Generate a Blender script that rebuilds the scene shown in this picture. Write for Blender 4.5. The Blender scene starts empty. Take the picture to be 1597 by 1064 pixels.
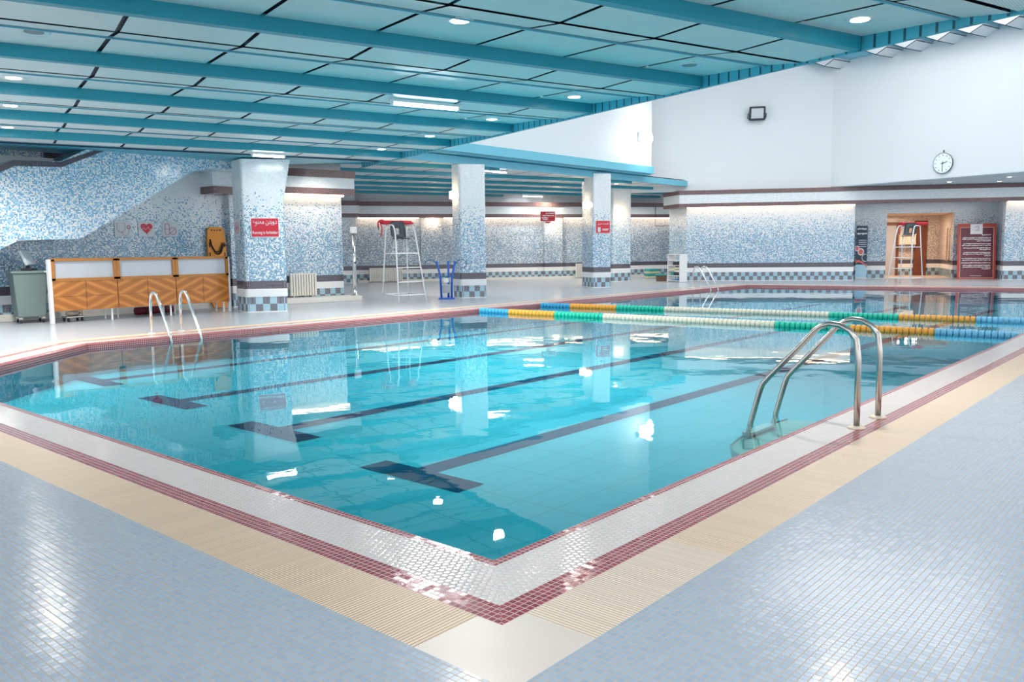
import bpy, bmesh, math, random
from mathutils import Vector, Matrix
from mathutils.geometry import tessellate_polygon
random.seed(7)
sc = bpy.context.scene
C = sc.collection
PI = math.pi

# ------------------------------------------------------------------ camera
cam_d = bpy.data.cameras.new('camera'); cam = bpy.data.objects.new('camera', cam_d); C.objects.link(cam)
right = Vector((0.65614905, -0.75455429, -0.01078135)); down = Vector((-0.09023779, -0.06426901, -0.99384437)); fwd = Vector((0.74921663, 0.65308293, -0.11025936))
cam.matrix_world = Matrix(((right.x, -down.x, -fwd.x, 0), (right.y, -down.y, -fwd.y, 0), (right.z, -down.z, -fwd.z, 1.3), (0, 0, 0, 1)))
cam_d.sensor_width = 36; cam_d.lens = 36 * 1293.16 / 1597; cam_d.clip_start = 0.05; cam_d.clip_end = 300
sc.camera = cam
# ------------------------------------------------------------------ world, exposure
w = bpy.data.worlds.new('world'); sc.world = w; w.use_nodes = True
w.node_tree.nodes['Background'].inputs[0].default_value = (0.95, 0.97, 1.0, 1)
w.node_tree.nodes['Background'].inputs[1].default_value = 1.9
sc.view_settings.view_transform = 'Standard'; sc.view_settings.look = 'None'
sc.view_settings.exposure = 0.13; sc.view_settings.gamma = 1.0; sc.view_settings.use_curve_mapping = False
sc.cycles.use_denoising = True
sc.cycles.max_bounces = 8; sc.cycles.transparent_max_bounces = 12
sc.cycles.caustics_reflective = False; sc.cycles.caustics_refractive = False
sc.cycles.sample_clamp_indirect = 6.0


def area_light(name, loc, sx, sy, power, col=(1, 1, 1), rot=(0, 0, 0), spread=PI):
    l = bpy.data.lights.new(name, 'AREA'); l.shape = 'RECTANGLE'; l.size = sx; l.size_y = sy; l.energy = power; l.color = col; l.spread = spread
    o = bpy.data.objects.new(name, l); C.objects.link(o); o.location = loc; o.rotation_euler = rot
    return o


# the building's own axes: the ceiling grid is turned 17 degrees against the pool
ga = math.radians(-17)
G = Vector((math.cos(ga), math.sin(ga))); NN = Vector((-math.sin(ga), math.cos(ga)))


def gn(g, n, z=0.0):
    p = G * g + NN * n
    return Vector((p.x, p.y, z))


def on_wall(s, off=0.0, z=0.0):          # the oblique end wall: s along it, off behind it
    return Vector((31 + .5 * s + .866 * off, 12.05 - .866 * s + .5 * off, z))


# high hall: unseen fill lights, added overhead to brighten its white walls
area_light('hall_fill', (16.5, 7.5, 9.0), 6, 6, 500, (1.0, 0.985, 0.97))
area_light('hall_fill', (24.5, 7.5, 9.0), 6, 6, 460, (1.0, 0.985, 0.97))
# rows of fill panels added behind the camera to brighten the foreground
for n_ in (-3.2, .6):
    for g_ in (-6.5, -2.5, 1.5, 5.5):
        p_ = gn(g_, n_, 3.2); area_light('foreground_fill', p_, 1.2, 1.2, 48, (1, .97, .94))

# ------------------------------------------------------------------ node helpers


class NT:
    def __init__(s, name):
        s.m = bpy.data.materials.new(name); s.m.use_nodes = True
        s.t = s.m.node_tree; s.t.nodes.clear()
        s.out = s.t.nodes.new('ShaderNodeOutputMaterial')

    def n(s, typ, **kw):
        nd = s.t.nodes.new(typ)
        for k, v in kw.items(): setattr(nd, k, v)
        return nd

    def put(s, sock, v):
        if isinstance(v, bpy.types.NodeSocket): s.t.links.new(v, sock)
        elif v is not None:
            if isinstance(v, (tuple, list)) and len(v) == 3 and sock.type == 'RGBA': v = (*v, 1)
            sock.default_value = v

    def m_(s, op, a, b=None, c=None):
        nd = s.n('ShaderNodeMath', operation=op)
        for i, v in enumerate((a, b, c)):
            if v is not None: s.put(nd.inputs[i], v)
        return nd.outputs[0]

    def mix(s, f, a, b):
        nd = s.n('ShaderNodeMix', data_type='RGBA'); s.put(nd.inputs[0], f); s.put(nd.inputs[6], a); s.put(nd.inputs[7], b)
        return nd.outputs[2]

    def vmix(s, f, a, b):
        nd = s.n('ShaderNodeMix', data_type='FLOAT'); s.put(nd.inputs[0], f); s.put(nd.inputs[2], a); s.put(nd.inputs[3], b)
        return nd.outputs[0]

    def uv(s):
        nd = s.n('ShaderNodeUVMap'); sp = s.n('ShaderNodeSeparateXYZ'); s.t.links.new(nd.outputs[0], sp.inputs[0])
        return sp.outputs[0], sp.outputs[1]

    def gen(s):
        return s.n('ShaderNodeTexCoord').outputs['Object']

    def noise(s, scale, detail=2, vec=None):
        nd = s.n('ShaderNodeTexNoise'); nd.inputs['Scale'].default_value = scale; nd.inputs['Detail'].default_value = detail
        s.put(nd.inputs['Vector'], vec if vec else s.gen())
        return nd.outputs[0]

    def rnd(s, u, v, seed=0.0):
        cb = s.n('ShaderNodeCombineXYZ'); s.put(cb.inputs[0], u); s.put(cb.inputs[1], v); cb.inputs[2].default_value = seed
        nd = s.n('ShaderNodeTexWhiteNoise', noise_dimensions='3D'); s.t.links.new(cb.outputs[0], nd.inputs[0])
        return nd.outputs[0], nd.outputs[1]

    def bsdf(s, color, rough=.4, metal=0.0, normal=None, emit=None, estr=0.0, spec=.5, alpha=None, trans=None):
        b = s.n('ShaderNodeBsdfPrincipled')
        s.put(b.inputs['Base Color'], color); s.put(b.inputs['Roughness'], rough); s.put(b.inputs['Metallic'], metal)
        b.inputs['Specular IOR Level'].default_value = spec
        if normal: s.put(b.inputs['Normal'], normal)
        if emit: s.put(b.inputs['Emission Color'], emit); b.inputs['Emission Strength'].default_value = estr
        if trans: b.inputs['Transmission Weight'].default_value = trans
        s.t.links.new(b.outputs[0], s.out.inputs[0])
        return s.m

    def bump(s, h, strength=.3, dist=.002):
        nd = s.n('ShaderNodeBump'); nd.inputs['Strength'].default_value = strength; nd.inputs['Distance'].default_value = dist
        s.put(nd.inputs['Height'], h)
        return nd.outputs[0]

    def tilt(s, colr, amt):               # every tile lies a hair out of true
        geo = s.n('ShaderNodeNewGeometry')
        a = s.n('ShaderNodeVectorMath', operation='SUBTRACT'); s.put(a.inputs[0], colr); a.inputs[1].default_value = (.5, .5, .5)
        b = s.n('ShaderNodeVectorMath', operation='SCALE'); s.put(b.inputs[0], a.outputs[0]); b.inputs['Scale'].default_value = amt
        c = s.n('ShaderNodeVectorMath', operation='ADD'); s.put(c.inputs[0], geo.outputs['Normal']); s.put(c.inputs[1], b.outputs[0])
        d = s.n('ShaderNodeVectorMath', operation='NORMALIZE'); s.put(d.inputs[0], c.outputs[0])
        return d.outputs[0]


def plain(name, col, rough=.4, metal=0.0, var=.06, scale=6.0, spec=.5):
    t = NT(name)
    f = t.noise(scale, 3)
    c2 = tuple(max(0, c * (1 - var * 2)) for c in col)
    return t.bsdf(t.mix(f, col, c2), t.vmix(f, rough, min(1, rough + .08)), metal, spec=spec)


def glow(name, col, strength):
    t = NT(name)
    return t.bsdf((.8, .8, .8), .4, emit=col, estr=strength)


def tiles(name, size, cols, grout, gw=.06, rough=.15, tilt=.03, spread=1.0, spec=.5):
    """square mosaic: each tile picks one of the colours"""
    t = NT(name); u, v = t.uv()
    us = t.m_('DIVIDE', u, size); vs = t.m_('DIVIDE', v, size)
    cu = t.m_('FLOOR', us); cv = t.m_('FLOOR', vs)
    r, rc = t.rnd(cu, cv)
    ramp = t.n('ShaderNodeValToRGB'); ramp.color_ramp.interpolation = 'CONSTANT'
    while len(ramp.color_ramp.elements) < len(cols): ramp.color_ramp.elements.new(.5)
    for i, c in enumerate(cols): ramp.color_ramp.elements[i].position = i / len(cols); ramp.color_ramp.elements[i].color = (*c, 1)
    t.put(ramp.inputs[0], r)
    fu = t.m_('ABSOLUTE', t.m_('SUBTRACT', t.m_('FRACT', us), .5)); fv = t.m_('ABSOLUTE', t.m_('SUBTRACT', t.m_('FRACT', vs), .5))
    g = t.m_('GREATER_THAN', t.m_('MAXIMUM', fu, fv), .5 - gw)
    col = t.mix(g, ramp.outputs[0], grout)
    return t.bsdf(col, t.vmix(g, rough, .6), normal=t.tilt(rc, tilt), spec=spec)


WHITE_T = (.80, .84, .86)


def wall_mosaic(name, fade=True, dado=True, dens=.72, blues=((.24, .47, .64), (.085, .29, .48), (.035, .15, .30), (.17, .37, .52)), white=WHITE_T, size=.0265):
    t = NT(name); u, v = t.uv()
    us = t.m_('DIVIDE', u, size); vs = t.m_('DIVIDE', v, size)
    cu = t.m_('FLOOR', us); cv = t.m_('FLOOR', vs)
    r, rc = t.rnd(cu, cv); r2, rc2 = t.rnd(cu, cv, 3.7)
    if fade:
        mr = t.n('ShaderNodeMapRange', interpolation_type='SMOOTHSTEP'); t.put(mr.inputs[0], v)
        mr.inputs[1].default_value = 2.75; mr.inputs[2].default_value = 1.35; mr.inputs[3].default_value = 0.0; mr.inputs[4].default_value = dens
        p = mr.outputs[0]
    else:
        p = dens
    # drifts of lighter and darker patches
    cb = t.n('ShaderNodeCombineXYZ'); t.put(cb.inputs[0], u); t.put(cb.inputs[1], v)
    p = t.m_('MULTIPLY', p, t.m_('ADD', .72, t.m_('MULTIPLY', t.noise(1.3, 2, cb.outputs[0]), .55)))
    isb = t.m_('LESS_THAN', r, p)
    ramp = t.n('ShaderNodeValToRGB'); ramp.color_ramp.interpolation = 'CONSTANT'
    while len(ramp.color_ramp.elements) < len(blues): ramp.color_ramp.elements.new(.5)
    for i, c in enumerate(blues): ramp.color_ramp.elements[i].position = i / len(blues); ramp.color_ramp.elements[i].color = (*c, 1)
    t.put(ramp.inputs[0], r2)
    wh = t.mix(r2, white, tuple(c * .82 for c in white))
    col = t.mix(isb, wh, ramp.outputs[0])
    fu = t.m_('ABSOLUTE', t.m_('SUBTRACT', t.m_('FRACT', us), .5)); fv = t.m_('ABSOLUTE', t.m_('SUBTRACT', t.m_('FRACT', vs), .5))
    g = t.m_('GREATER_THAN', t.m_('MAXIMUM', fu, fv), .44)
    col = t.mix(g, col, (.66, .70, .72))
    if dado:
        ck = t.m_('MODULO', t.m_('ADD', t.m_('FLOOR', t.m_('DIVIDE', u, .148)), t.m_('ADD', t.m_('FLOOR', t.m_('DIVIDE', t.m_('SUBTRACT', v, .02), .155)), 200)), 2)
        ck = t.m_('GREATER_THAN', t.m_('ABSOLUTE', ck), .5)
        chk = t.mix(ck, t.mix(r2, (.26, .47, .58), (.33, .54, .64)), t.mix(r2, (.035, .03, .05), (.09, .08, .11)))
        chk = t.mix(g, chk, (.50, .58, .64))
        dark = t.mix(g, t.mix(r2, (.03, .022, .04), (.06, .05, .075)), (.30, .30, .34))
        below = t.m_('LESS_THAN', v, .675); col = t.mix(below, col, dark)
        below = t.m_('LESS_THAN', v, .505); col = t.mix(below, col, (.82, .82, .82))
        below = t.m_('LESS_THAN', v, .33); col = t.mix(below, col, chk)
        below = t.m_('LESS_THAN', v, .02); col = t.mix(below, col, (.75, .75, .74))
    return t.bsdf(col, .16, normal=t.tilt(rc2, .05))


def hex_tiles(name, s, col, grout):
    t = NT(name); u, v = t.uv()
    px = t.m_('DIVIDE', u, s); py = t.m_('DIVIDE', v, s)
    K = 1.7320508

    def cell(ox, oy):
        ax = t.m_('SUBTRACT', t.m_('FRACT', t.m_('ADD', px, ox)), .5)
        ay = t.m_('MULTIPLY', t.m_('SUBTRACT', t.m_('FRACT', t.m_('ADD', t.m_('DIVIDE', py, K), oy)), .5), K)
        ax = t.m_('ABSOLUTE', ax); ay = t.m_('ABSOLUTE', ay)
        return t.m_('MAXIMUM', t.m_('ADD', t.m_('MULTIPLY', ax, .5), t.m_('MULTIPLY', ay, .8660254)), ax)
    d = t.m_('MINIMUM', cell(0, 0), cell(.5, .5))
    g = t.m_('GREATER_THAN', d, .455)
    r, rc = t.rnd(t.m_('FLOOR', px), t.m_('FLOOR', t.m_('DIVIDE', py, K / 2)))
    h = t.m_('SUBTRACT', 1, t.m_('POWER', t.m_('MULTIPLY', d, 2), 6))
    return t.bsdf(t.mix(g, t.mix(r, col, tuple(c * .94 for c in col)), grout), t.vmix(g, .12, .6), normal=t.bump(h, .5, .003))


def slats(name, pitch, col, gap, frac=.36, axis=0, rough=.45):
    """ribs across the strip: one rib, one dark gap"""
    t = NT(name); uv = t.uv()
    f = t.m_('FRACT', t.m_('DIVIDE', uv[axis], pitch))
    g = t.m_('LESS_THAN', f, frac)
    r, rc = t.rnd(t.m_('FLOOR', t.m_('DIVIDE', uv[axis], pitch)), t.m_('FLOOR', t.m_('DIVIDE', uv[1 - axis], .405)))
    c = t.mix(r, col, tuple(x * .9 for x in col))
    tri = t.m_('SUBTRACT', 1, t.m_('ABSOLUTE', t.m_('SUBTRACT', t.m_('MULTIPLY', f, 2), 1)))
    return t.bsdf(t.mix(g, c, gap), rough, normal=t.bump(t.m_('SUBTRACT', 1, g), .6, .004))


# ------------------------------------------------------------------ materials
MAT = {}
MAT['deck'] = tiles('deck_mosaic', .0262, [(.36, .46, .585), (.38, .48, .60), (.345, .445, .575), (.39, .485, .60), (.365, .47, .60)], (.50, .42, .33), .065, .18, .022, spec=.36)
MAT['red'] = tiles('red_mosaic', .0285, [(.30, .035, .055), (.25, .03, .05), (.34, .05, .07), (.28, .045, .06)], (.62, .42, .40), .075, .14, .05)
MAT['hex'] = hex_tiles('white_hexagon_tile', .033, (.74, .70, .685), (.50, .39, .37))
MAT['grate'] = slats('cream_overflow_grating', .0165, (.82, .66, .50), (.38, .22, .11), .32)
MAT['grate_pale'] = slats('pale_overflow_grating', .0165, (.80, .69, .57), (.45, .32, .21), .30)
MAT['plate'] = plain('corner_plate', (.70, .63, .57), .3, var=.04, scale=3)
MAT['mosaic'] = wall_mosaic('wall_mosaic')
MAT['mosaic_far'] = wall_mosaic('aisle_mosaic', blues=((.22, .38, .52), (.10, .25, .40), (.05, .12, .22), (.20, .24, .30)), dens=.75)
MAT['mosaic_stair'] = wall_mosaic('stair_mosaic', fade=False, dado=False, dens=.62, blues=((.20, .48, .68), (.09, .33, .55), (.04, .22, .42), (.33, .60, .76)))
MAT['mosaic_inner'] = wall_mosaic('inner_room_mosaic', blues=((.40, .30, .24), (.30, .24, .2), (.2, .16, .15), (.45, .36, .3)), white=(.8, .68, .58), dens=.6)
MAT['dark_tile'] = tiles('dark_mosaic', .0265, [(.03, .022, .04), (.05, .04, .065), (.022, .02, .035)], (.25, .25, .30), .05)
MAT['brown_tile'] = tiles('brown_mosaic', .0265, [(.13, .06, .06), (.10, .045, .05), (.16, .08, .08)], (.30, .22, .22), .06, .12, .08)
MAT['white_tile'] = tiles('white_mosaic', .0265, [(.78, .82, .84), (.72, .76, .79), (.82, .85, .86)], (.62, .66, .68), .05, .12, .06)
MAT['paint'] = plain('white_paint', (.74, .77, .79), .55, var=.015, scale=.6)
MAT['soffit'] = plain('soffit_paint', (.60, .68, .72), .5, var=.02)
MAT['teal'] = plain('teal_metal', (.018, .31, .41), .32, var=.05, scale=2)
MAT['skyblue'] = plain('blue_metal', (.16, .52, .66), .35, var=.04, scale=2)
MAT['seam'] = plain('dark_blue_joint', (.012, .025, .06), .5)
MAT['steel'] = plain('brushed_steel', (.52, .49, .46), .2, 1.0, var=.04, scale=30)
MAT['chrome'] = plain('polished_steel', (.78, .78, .78), .1, 1.0, var=.03)
MAT['whitemetal'] = plain('white_enamel', (.82, .83, .84), .3)
MAT['cream'] = plain('cream_plastic', (.74, .64, .52), .4)
MAT['creamrad'] = plain('cream_enamel', (.80, .77, .70), .35)
MAT['grey'] = plain('grey_plastic', (.19, .22, .24), .45)
MAT['darkgrey'] = plain('charcoal_plastic', (.03, .033, .04), .45)
MAT['black'] = plain('black_webbing', (.008, .008, .01), .6)
MAT['sage'] = plain('grey_green_plastic', (.19, .26, .25), .42)
MAT['red_foam'] = plain('red_foam', (.62, .015, .04), .45)
MAT['maroon'] = plain('maroon_vinyl', (.16, .008, .02), .5)
MAT['sign_red'] = plain('red_sign_vinyl', (.62, .02, .045), .35, var=.03)
MAT['sign_white'] = plain('white_sign_vinyl', (.86, .86, .87), .4, var=.02)
MAT['ink_red'] = plain('red_ink', (.58, .08, .11), .45)
MAT['ink_pink'] = plain('faded_red_ink', (.50, .32, .36), .45)
MAT['clear_card'] = plain('pale_acrylic', (.60, .62, .66), .25, var=.02)
MAT['orange'] = plain('orange_plastic', (.86, .29, .02), .4)
MAT['blue_steel'] = plain('blue_painted_steel', (.015, .12, .58), .35)
MAT['navy_wire'] = plain('dark_blue_wire', (.02, .14, .30), .4)
MAT['bucket'] = plain('white_plastic', (.78, .8, .83), .4)
MAT['brass'] = plain('brass_fitting', (.55, .40, .2), .35, .6)
MAT['crate'] = plain('brown_crate', (.16, .09, .06), .6)
MAT['foam_green'] = plain('green_foam', (.03, .35, .33), .6)
MAT['foam_cream'] = plain('cream_foam', (.75, .68, .45), .6)
MAT['foam_blue'] = plain('blue_foam', (.05, .25, .6), .6)
MAT['board_maroon'] = plain('maroon_board', (.17, .035, .055), .35, var=.1, scale=2)
MAT['board_edge'] = plain('vermilion_board_edge', (.55, .07, .045), .35)
MAT['navy_print'] = plain('navy_print', (.02, .05, .09), .4)
MAT['skyprint'] = plain('pale_blue_print', (.38, .62, .78), .4)
MAT['coral'] = plain('coral_print', (.75, .14, .13), .4)
MAT['brownwood'] = plain('brown_wood', (.20, .06, .025), .4, var=.2, scale=3)
MAT['beige'] = plain('beige_plaster', (.72, .55, .42), .5)
MAT['tan_floor'] = plain('tan_floor', (.62, .52, .45), .3)
MAT['clockface'] = plain('clock_face', (.84, .90, .96), .4, var=.02)
MAT['rope_blue'] = plain('blue_float', (.05, .42, .72), .4)
MAT['rope_sky'] = plain('sky_blue_float', (.20, .58, .85), .4)
MAT['rope_orange'] = plain('orange_float', (.95, .46, .06), .4)
MAT['rope_green'] = plain('green_float', (.01, .62, .44), .4)
MAT['rope_white'] = plain('ivory_float', (.85, .82, .68), .4)
MAT['led'] = glow('warm_strip_light', (1.0, .72, .48), 7)
MAT['sconce'] = glow('warm_lamp_glass', (1.0, .78, .52), 14)
MAT['lens'] = glow('downlight_lens', (1.0, .95, .90), 22)
MAT['tube'] = glow('fluorescent_tube', (.93, .96, 1.0), 22)
MAT['flood'] = glow('floodlight_glass', (.97, .98, 1.0), 60)
MAT['lane'] = tiles('navy_lane_mosaic', .0265, [(.002, .03, .09), (.004, .04, .11), (.002, .025, .08)], (.008, .06, .13), .06, .6, 0, spec=.05)
MAT['frost'] = plain('frosted_glass', (.50, .53, .58), .3, var=.04, scale=1.5)


def mk_ceiling():
    t = NT('perforated_panel'); u, v = t.uv()
    fu = t.m_('SUBTRACT', t.m_('FRACT', t.m_('DIVIDE', u, .022)), .5); fv = t.m_('SUBTRACT', t.m_('FRACT', t.m_('DIVIDE', v, .022)), .5)
    d = t.m_('ADD', t.m_('MULTIPLY', fu, fu), t.m_('MULTIPLY', fv, fv))
    hole = t.m_('LESS_THAN', d, .07)
    f = t.noise(1.2, 2)
    return t.bsdf(t.mix(hole, t.mix(f, (.84, .83, .81), (.75, .75, .74)), (.46, .48, .48)), .38)


MAT['panel'] = mk_ceiling()


def mk_slat():
    t = NT('slatted_blue_metal'); u, v = t.uv()
    g = t.m_('LESS_THAN', t.m_('FRACT', t.m_('DIVIDE', u, .16)), .17)
    return t.bsdf(t.mix(g, (.06, .42, .55), (.01, .09, .13)), .35)


MAT['slat'] = mk_slat()


def mk_veneer():
    t = NT('diamond_veneer'); u, v = t.uv()
    a = t.m_('MULTIPLY', t.m_('ABSOLUTE', t.m_('SUBTRACT', t.m_('FRACT', t.m_('ADD', t.m_('DIVIDE', u, 1.2), .5)), .5)), 2)   # 0 in the unit's middle, 1 at its edge
    b = t.m_('ABSOLUTE', t.m_('MULTIPLY', t.m_('SUBTRACT', v, .515), 3.5))
    tc = t.gen(); mp = t.n('ShaderNodeMapping'); t.put(mp.inputs[0], tc); mp.inputs[3].default_value = (3, 3, 14)
    d = t.m_('ADD', t.m_('ADD', a, b), t.m_('MULTIPLY', t.noise(1.0, 3, mp.outputs[0]), .12))
    s = t.m_('SINE', t.m_('ADD', t.m_('MULTIPLY', d, 10.5), 3.6))
    f = t.m_('MULTIPLY', t.m_('ADD', s, 1), .5)
    f = t.m_('POWER', f, 2.2)
    return t.bsdf(t.mix(f, (.36, .115, .014), (.55, .21, .035)), .28)


MAT['veneer'] = mk_veneer()
MAT['oak'] = plain('orange_oak', (.50, .19, .03), .3, var=.18, scale=9)


def mk_pool():
    t = NT('turquoise_pool_tile'); u, v = t.uv()
    us = t.m_('DIVIDE', u, .62); vs = t.m_('DIVIDE', v, .31)
    fu = t.m_('ABSOLUTE', t.m_('SUBTRACT', t.m_('FRACT', us), .5)); fv = t.m_('ABSOLUTE', t.m_('SUBTRACT', t.m_('FRACT', vs), .5))
    g = t.m_('MAXIMUM', t.m_('GREATER_THAN', fu, .489), t.m_('GREATER_THAN', fv, .482))
    f = t.noise(.35, 2)
    return t.bsdf(t.mix(t.m_('MULTIPLY', g, .5), t.mix(f, (.075, .47, .60), (.095, .52, .63)), (.02, .26, .37)), .5, spec=.1)


MAT['pool'] = mk_pool()


def mk_water():
    t = NT('pool_water')
    mp = t.n('ShaderNodeMapping'); t.put(mp.inputs[0], t.gen()); mp.inputs[3].default_value = (1, 1, 1)
    h = t.m_('ADD', t.noise(.9, 2, mp.outputs[0]), t.m_('MULTIPLY', t.noise(4.0, 2, mp.outputs[0]), .10))
    nrm = t.bump(h, .5, .010)
    tr = t.n('ShaderNodeBsdfTransparent'); tr.inputs[0].default_value = (.60, .965, 1.0, 1)
    gl = t.n('ShaderNodeBsdfGlossy'); gl.inputs['Roughness'].default_value = .015; gl.inputs[0].default_value = (.95, .98, 1, 1); t.put(gl.inputs['Normal'], nrm)
    fr = t.n('ShaderNodeFresnel'); fr.inputs[0].default_value = 1.33; t.put(fr.inputs['Normal'], nrm)
    mx = t.n('ShaderNodeMixShader'); t.put(mx.inputs[0], fr.outputs[0]); t.t.links.new(tr.outputs[0], mx.inputs[1]); t.t.links.new(gl.outputs[0], mx.inputs[2])
    t.t.links.new(mx.outputs[0], t.out.inputs[0])
    return t.m


MAT['water'] = mk_water()

# ------------------------------------------------------------------ mesh helpers


class MB:
    def __init__(s):
        s.bm = bmesh.new(); s.uvl = s.bm.loops.layers.uv.new('UVMap'); s.manual = set()

    def face(s, pts, uv=None):
        vs = [s.bm.verts.new(p) for p in pts]
        f = s.bm.faces.new(vs)
        if uv:
            for l, q in zip(f.loops, uv): l[s.uvl].uv = q
            f.tag = True
        return f

    def merge(s, other):
        me = bpy.data.meshes.new('tmp'); other.to_mesh(me); other.free(); s.bm.from_mesh(me); bpy.data.meshes.remove(me)

    def box(s, c, size, rot=None, bev=0.0, taper=1.0, seg=2):
        b = bmesh.new(); bmesh.ops.create_cube(b, size=1)
        for v in b.verts:
            k = taper if v.co.z < 0 else 1.0
            v.co = Vector((v.co.x * size[0] * k, v.co.y * size[1] * k, v.co.z * size[2]))
        if bev > 0: bmesh.ops.bevel(b, geom=b.edges[:], offset=bev, segments=seg, profile=.5, affect='EDGES')
        m = Matrix.Translation(Vector(c))
        if rot is not None: m = m @ (rot if isinstance(rot, Matrix) else Matrix.Rotation(rot, 4, 'Z'))
        bmesh.ops.transform(b, matrix=m, verts=b.verts); s.merge(b)
        return s

    def prism(s, poly, z0, z1, bev=0.0):
        b = bmesh.new()
        lo = [b.verts.new((p[0], p[1], z0)) for p in poly]; hi = [b.verts.new((p[0], p[1], z1)) for p in poly]
        n = len(poly)
        b.faces.new(lo[::-1]); b.faces.new(hi)
        for i in range(n): b.faces.new((lo[i], lo[(i + 1) % n], hi[(i + 1) % n], hi[i]))
        bmesh.ops.recalc_face_normals(b, faces=b.faces)
        if bev > 0: bmesh.ops.bevel(b, geom=[e for e in b.edges], offset=bev, segments=2, affect='EDGES')
        s.merge(b)
        return s

    def prism_y(s, poly, y0, y1):           # polygon in x,z pushed along y
        b = bmesh.new()
        lo = [b.verts.new((p[0], y0, p[1])) for p in poly]; hi = [b.verts.new((p[0], y1, p[1])) for p in poly]
        n = len(poly); b.faces.new(lo); b.faces.new(hi[::-1])
        for i in range(n): b.faces.new((lo[i], hi[i], hi[(i + 1) % n], lo[(i + 1) % n]))
        bmesh.ops.recalc_face_normals(b, faces=b.faces); s.merge(b)
        return s

    def tube(s, pts, r, seg=10, cap=True, closed=False):
        pts = [Vector(p) for p in pts]; b = bmesh.new(); n = len(pts); rings = []; up = None
        for i, p in enumerate(pts):
            if closed: d = (pts[(i + 1) % n] - pts[i - 1]).normalized()
            else: d = (pts[min(i + 1, n - 1)] - pts[max(i - 1, 0)]).normalized()
            if up is None:
                up = d.orthogonal().normalized()
            else:
                up = (up - d * up.dot(d)).normalized()
            q = d.cross(up); rr = r[i] if isinstance(r, (list, tuple)) else r
            rings.append([b.verts.new(p + (up * math.cos(2 * PI * k / seg) + q * math.sin(2 * PI * k / seg)) * rr) for k in range(seg)])
        for i in range(n if closed else n - 1):
            A, B = rings[i], rings[(i + 1) % n]
            for k in range(seg): b.faces.new((A[k], A[(k + 1) % seg], B[(k + 1) % seg], B[k]))
        if cap and not closed: b.faces.new(rings[0][::-1]); b.faces.new(rings[-1])
        bmesh.ops.recalc_face_normals(b, faces=b.faces)
        for f in b.faces: f.smooth = len(f.verts) == 4
        s.merge(b)
        return s

    def cyl(s, a, b_, r, seg=16):
        return s.tube([a, b_], r, seg)

    def lathe(s, prof, c=(0, 0, 0), seg=24, rot=None, smooth=True):
        b = bmesh.new(); rings = []
        for (r, z) in prof: rings.append([b.verts.new((r * math.cos(2 * PI * k / seg), r * math.sin(2 * PI * k / seg), z)) for k in range(seg)])
        for A, B in zip(rings, rings[1:]):
            for k in range(seg):
                f = b.faces.new((A[k], A[(k + 1) % seg], B[(k + 1) % seg], B[k])); f.smooth = smooth
        b.faces.new(rings[0][::-1]); b.faces.new(rings[-1])
        m = Matrix.Translation(Vector(c))
        if rot is not None: m = m @ rot
        bmesh.ops.transform(b, matrix=m, verts=b.verts); bmesh.ops.recalc_face_normals(b, faces=b.faces); s.merge(b)
        return s

    def flat(s, poly, z, uvf=None):
        return s.face([(p[0], p[1], z) for p in poly], [uvf(p) for p in poly] if uvf else None)

    def clip(s, co, no):                      # cut away what lies on the no side
        bmesh.ops.bisect_plane(s.bm, geom=s.bm.verts[:] + s.bm.edges[:] + s.bm.faces[:], plane_co=co, plane_no=no, clear_outer=True)
        return s

    def build(s, name, mat, parent=None, recalc=False):
        bm = s.bm
        if recalc: bmesh.ops.recalc_face_normals(bm, faces=bm.faces)
        bm.normal_update(); uvl = bm.loops.layers.uv.verify()
        for f in bm.faces:
            if any(l[uvl].uv.length_squared > 0 for l in f.loops): continue
            nrm = f.normal
            if abs(nrm.z) > .75:
                for l in f.loops: l[uvl].uv = (l.vert.co.x + .001, l.vert.co.y)
            else:
                t = Vector((-nrm.y, nrm.x)).normalized()
                for l in f.loops: l[uvl].uv = (l.vert.co.x * t.x + l.vert.co.y * t.y + .001, l.vert.co.z)
        me = bpy.data.meshes.new(name); bm.to_mesh(me); bm.free()
        o = bpy.data.objects.new(name, me); C.objects.link(o)
        me.materials.append(MAT[mat] if isinstance(mat, str) else mat)
        if parent is not None: o.parent = parent
        return o


def struct(name, mb, mat, parent=None):
    o = mb.build(name, mat, parent)
    if parent is None: o['kind'] = 'structure'
    return o


def thing(name, label, cat, loc=(0, 0, 0), rz=0.0, group=None, rot=None):
    o = bpy.data.objects.new(name, None); C.objects.link(o); o.empty_display_size = .1
    o.location = loc; o.rotation_euler = rot if rot else (0, 0, rz)
    tag(o, label, cat, group)
    return o


def tag(o, label, cat, group=None):
    o['label'] = label; o['category'] = cat
    if group: o['group'] = group
    return o


def copy_thing(src, loc, rz, label, group=None):
    r = src.copy(); C.objects.link(r); r.location = loc; r.rotation_euler = (0, 0, rz); r['label'] = label
    if group: r['group'] = group
    for ch in list(src.children):
        c = ch.copy(); C.objects.link(c); c.parent = r
        for gch in list(ch.children):
            d = gch.copy(); C.objects.link(d); d.parent = c
    return r


def fillet(pts, r, n=6):
    """round the corners of a polyline"""
    pts = [Vector(p) for p in pts]; out = [pts[0]]
    for i in range(1, len(pts) - 1):
        a, b, c = pts[i - 1], pts[i], pts[i + 1]
        d1 = (a - b); d2 = (c - b); k = min(r, d1.length * .49, d2.length * .49)
        p, q = b + d1.normalized() * k, b + d2.normalized() * k
        for j in range(n + 1):
            t = j / n; out.append(p * (1 - t) ** 2 + b * 2 * t * (1 - t) + q * t * t)
    return out + [pts[-1]]


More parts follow.
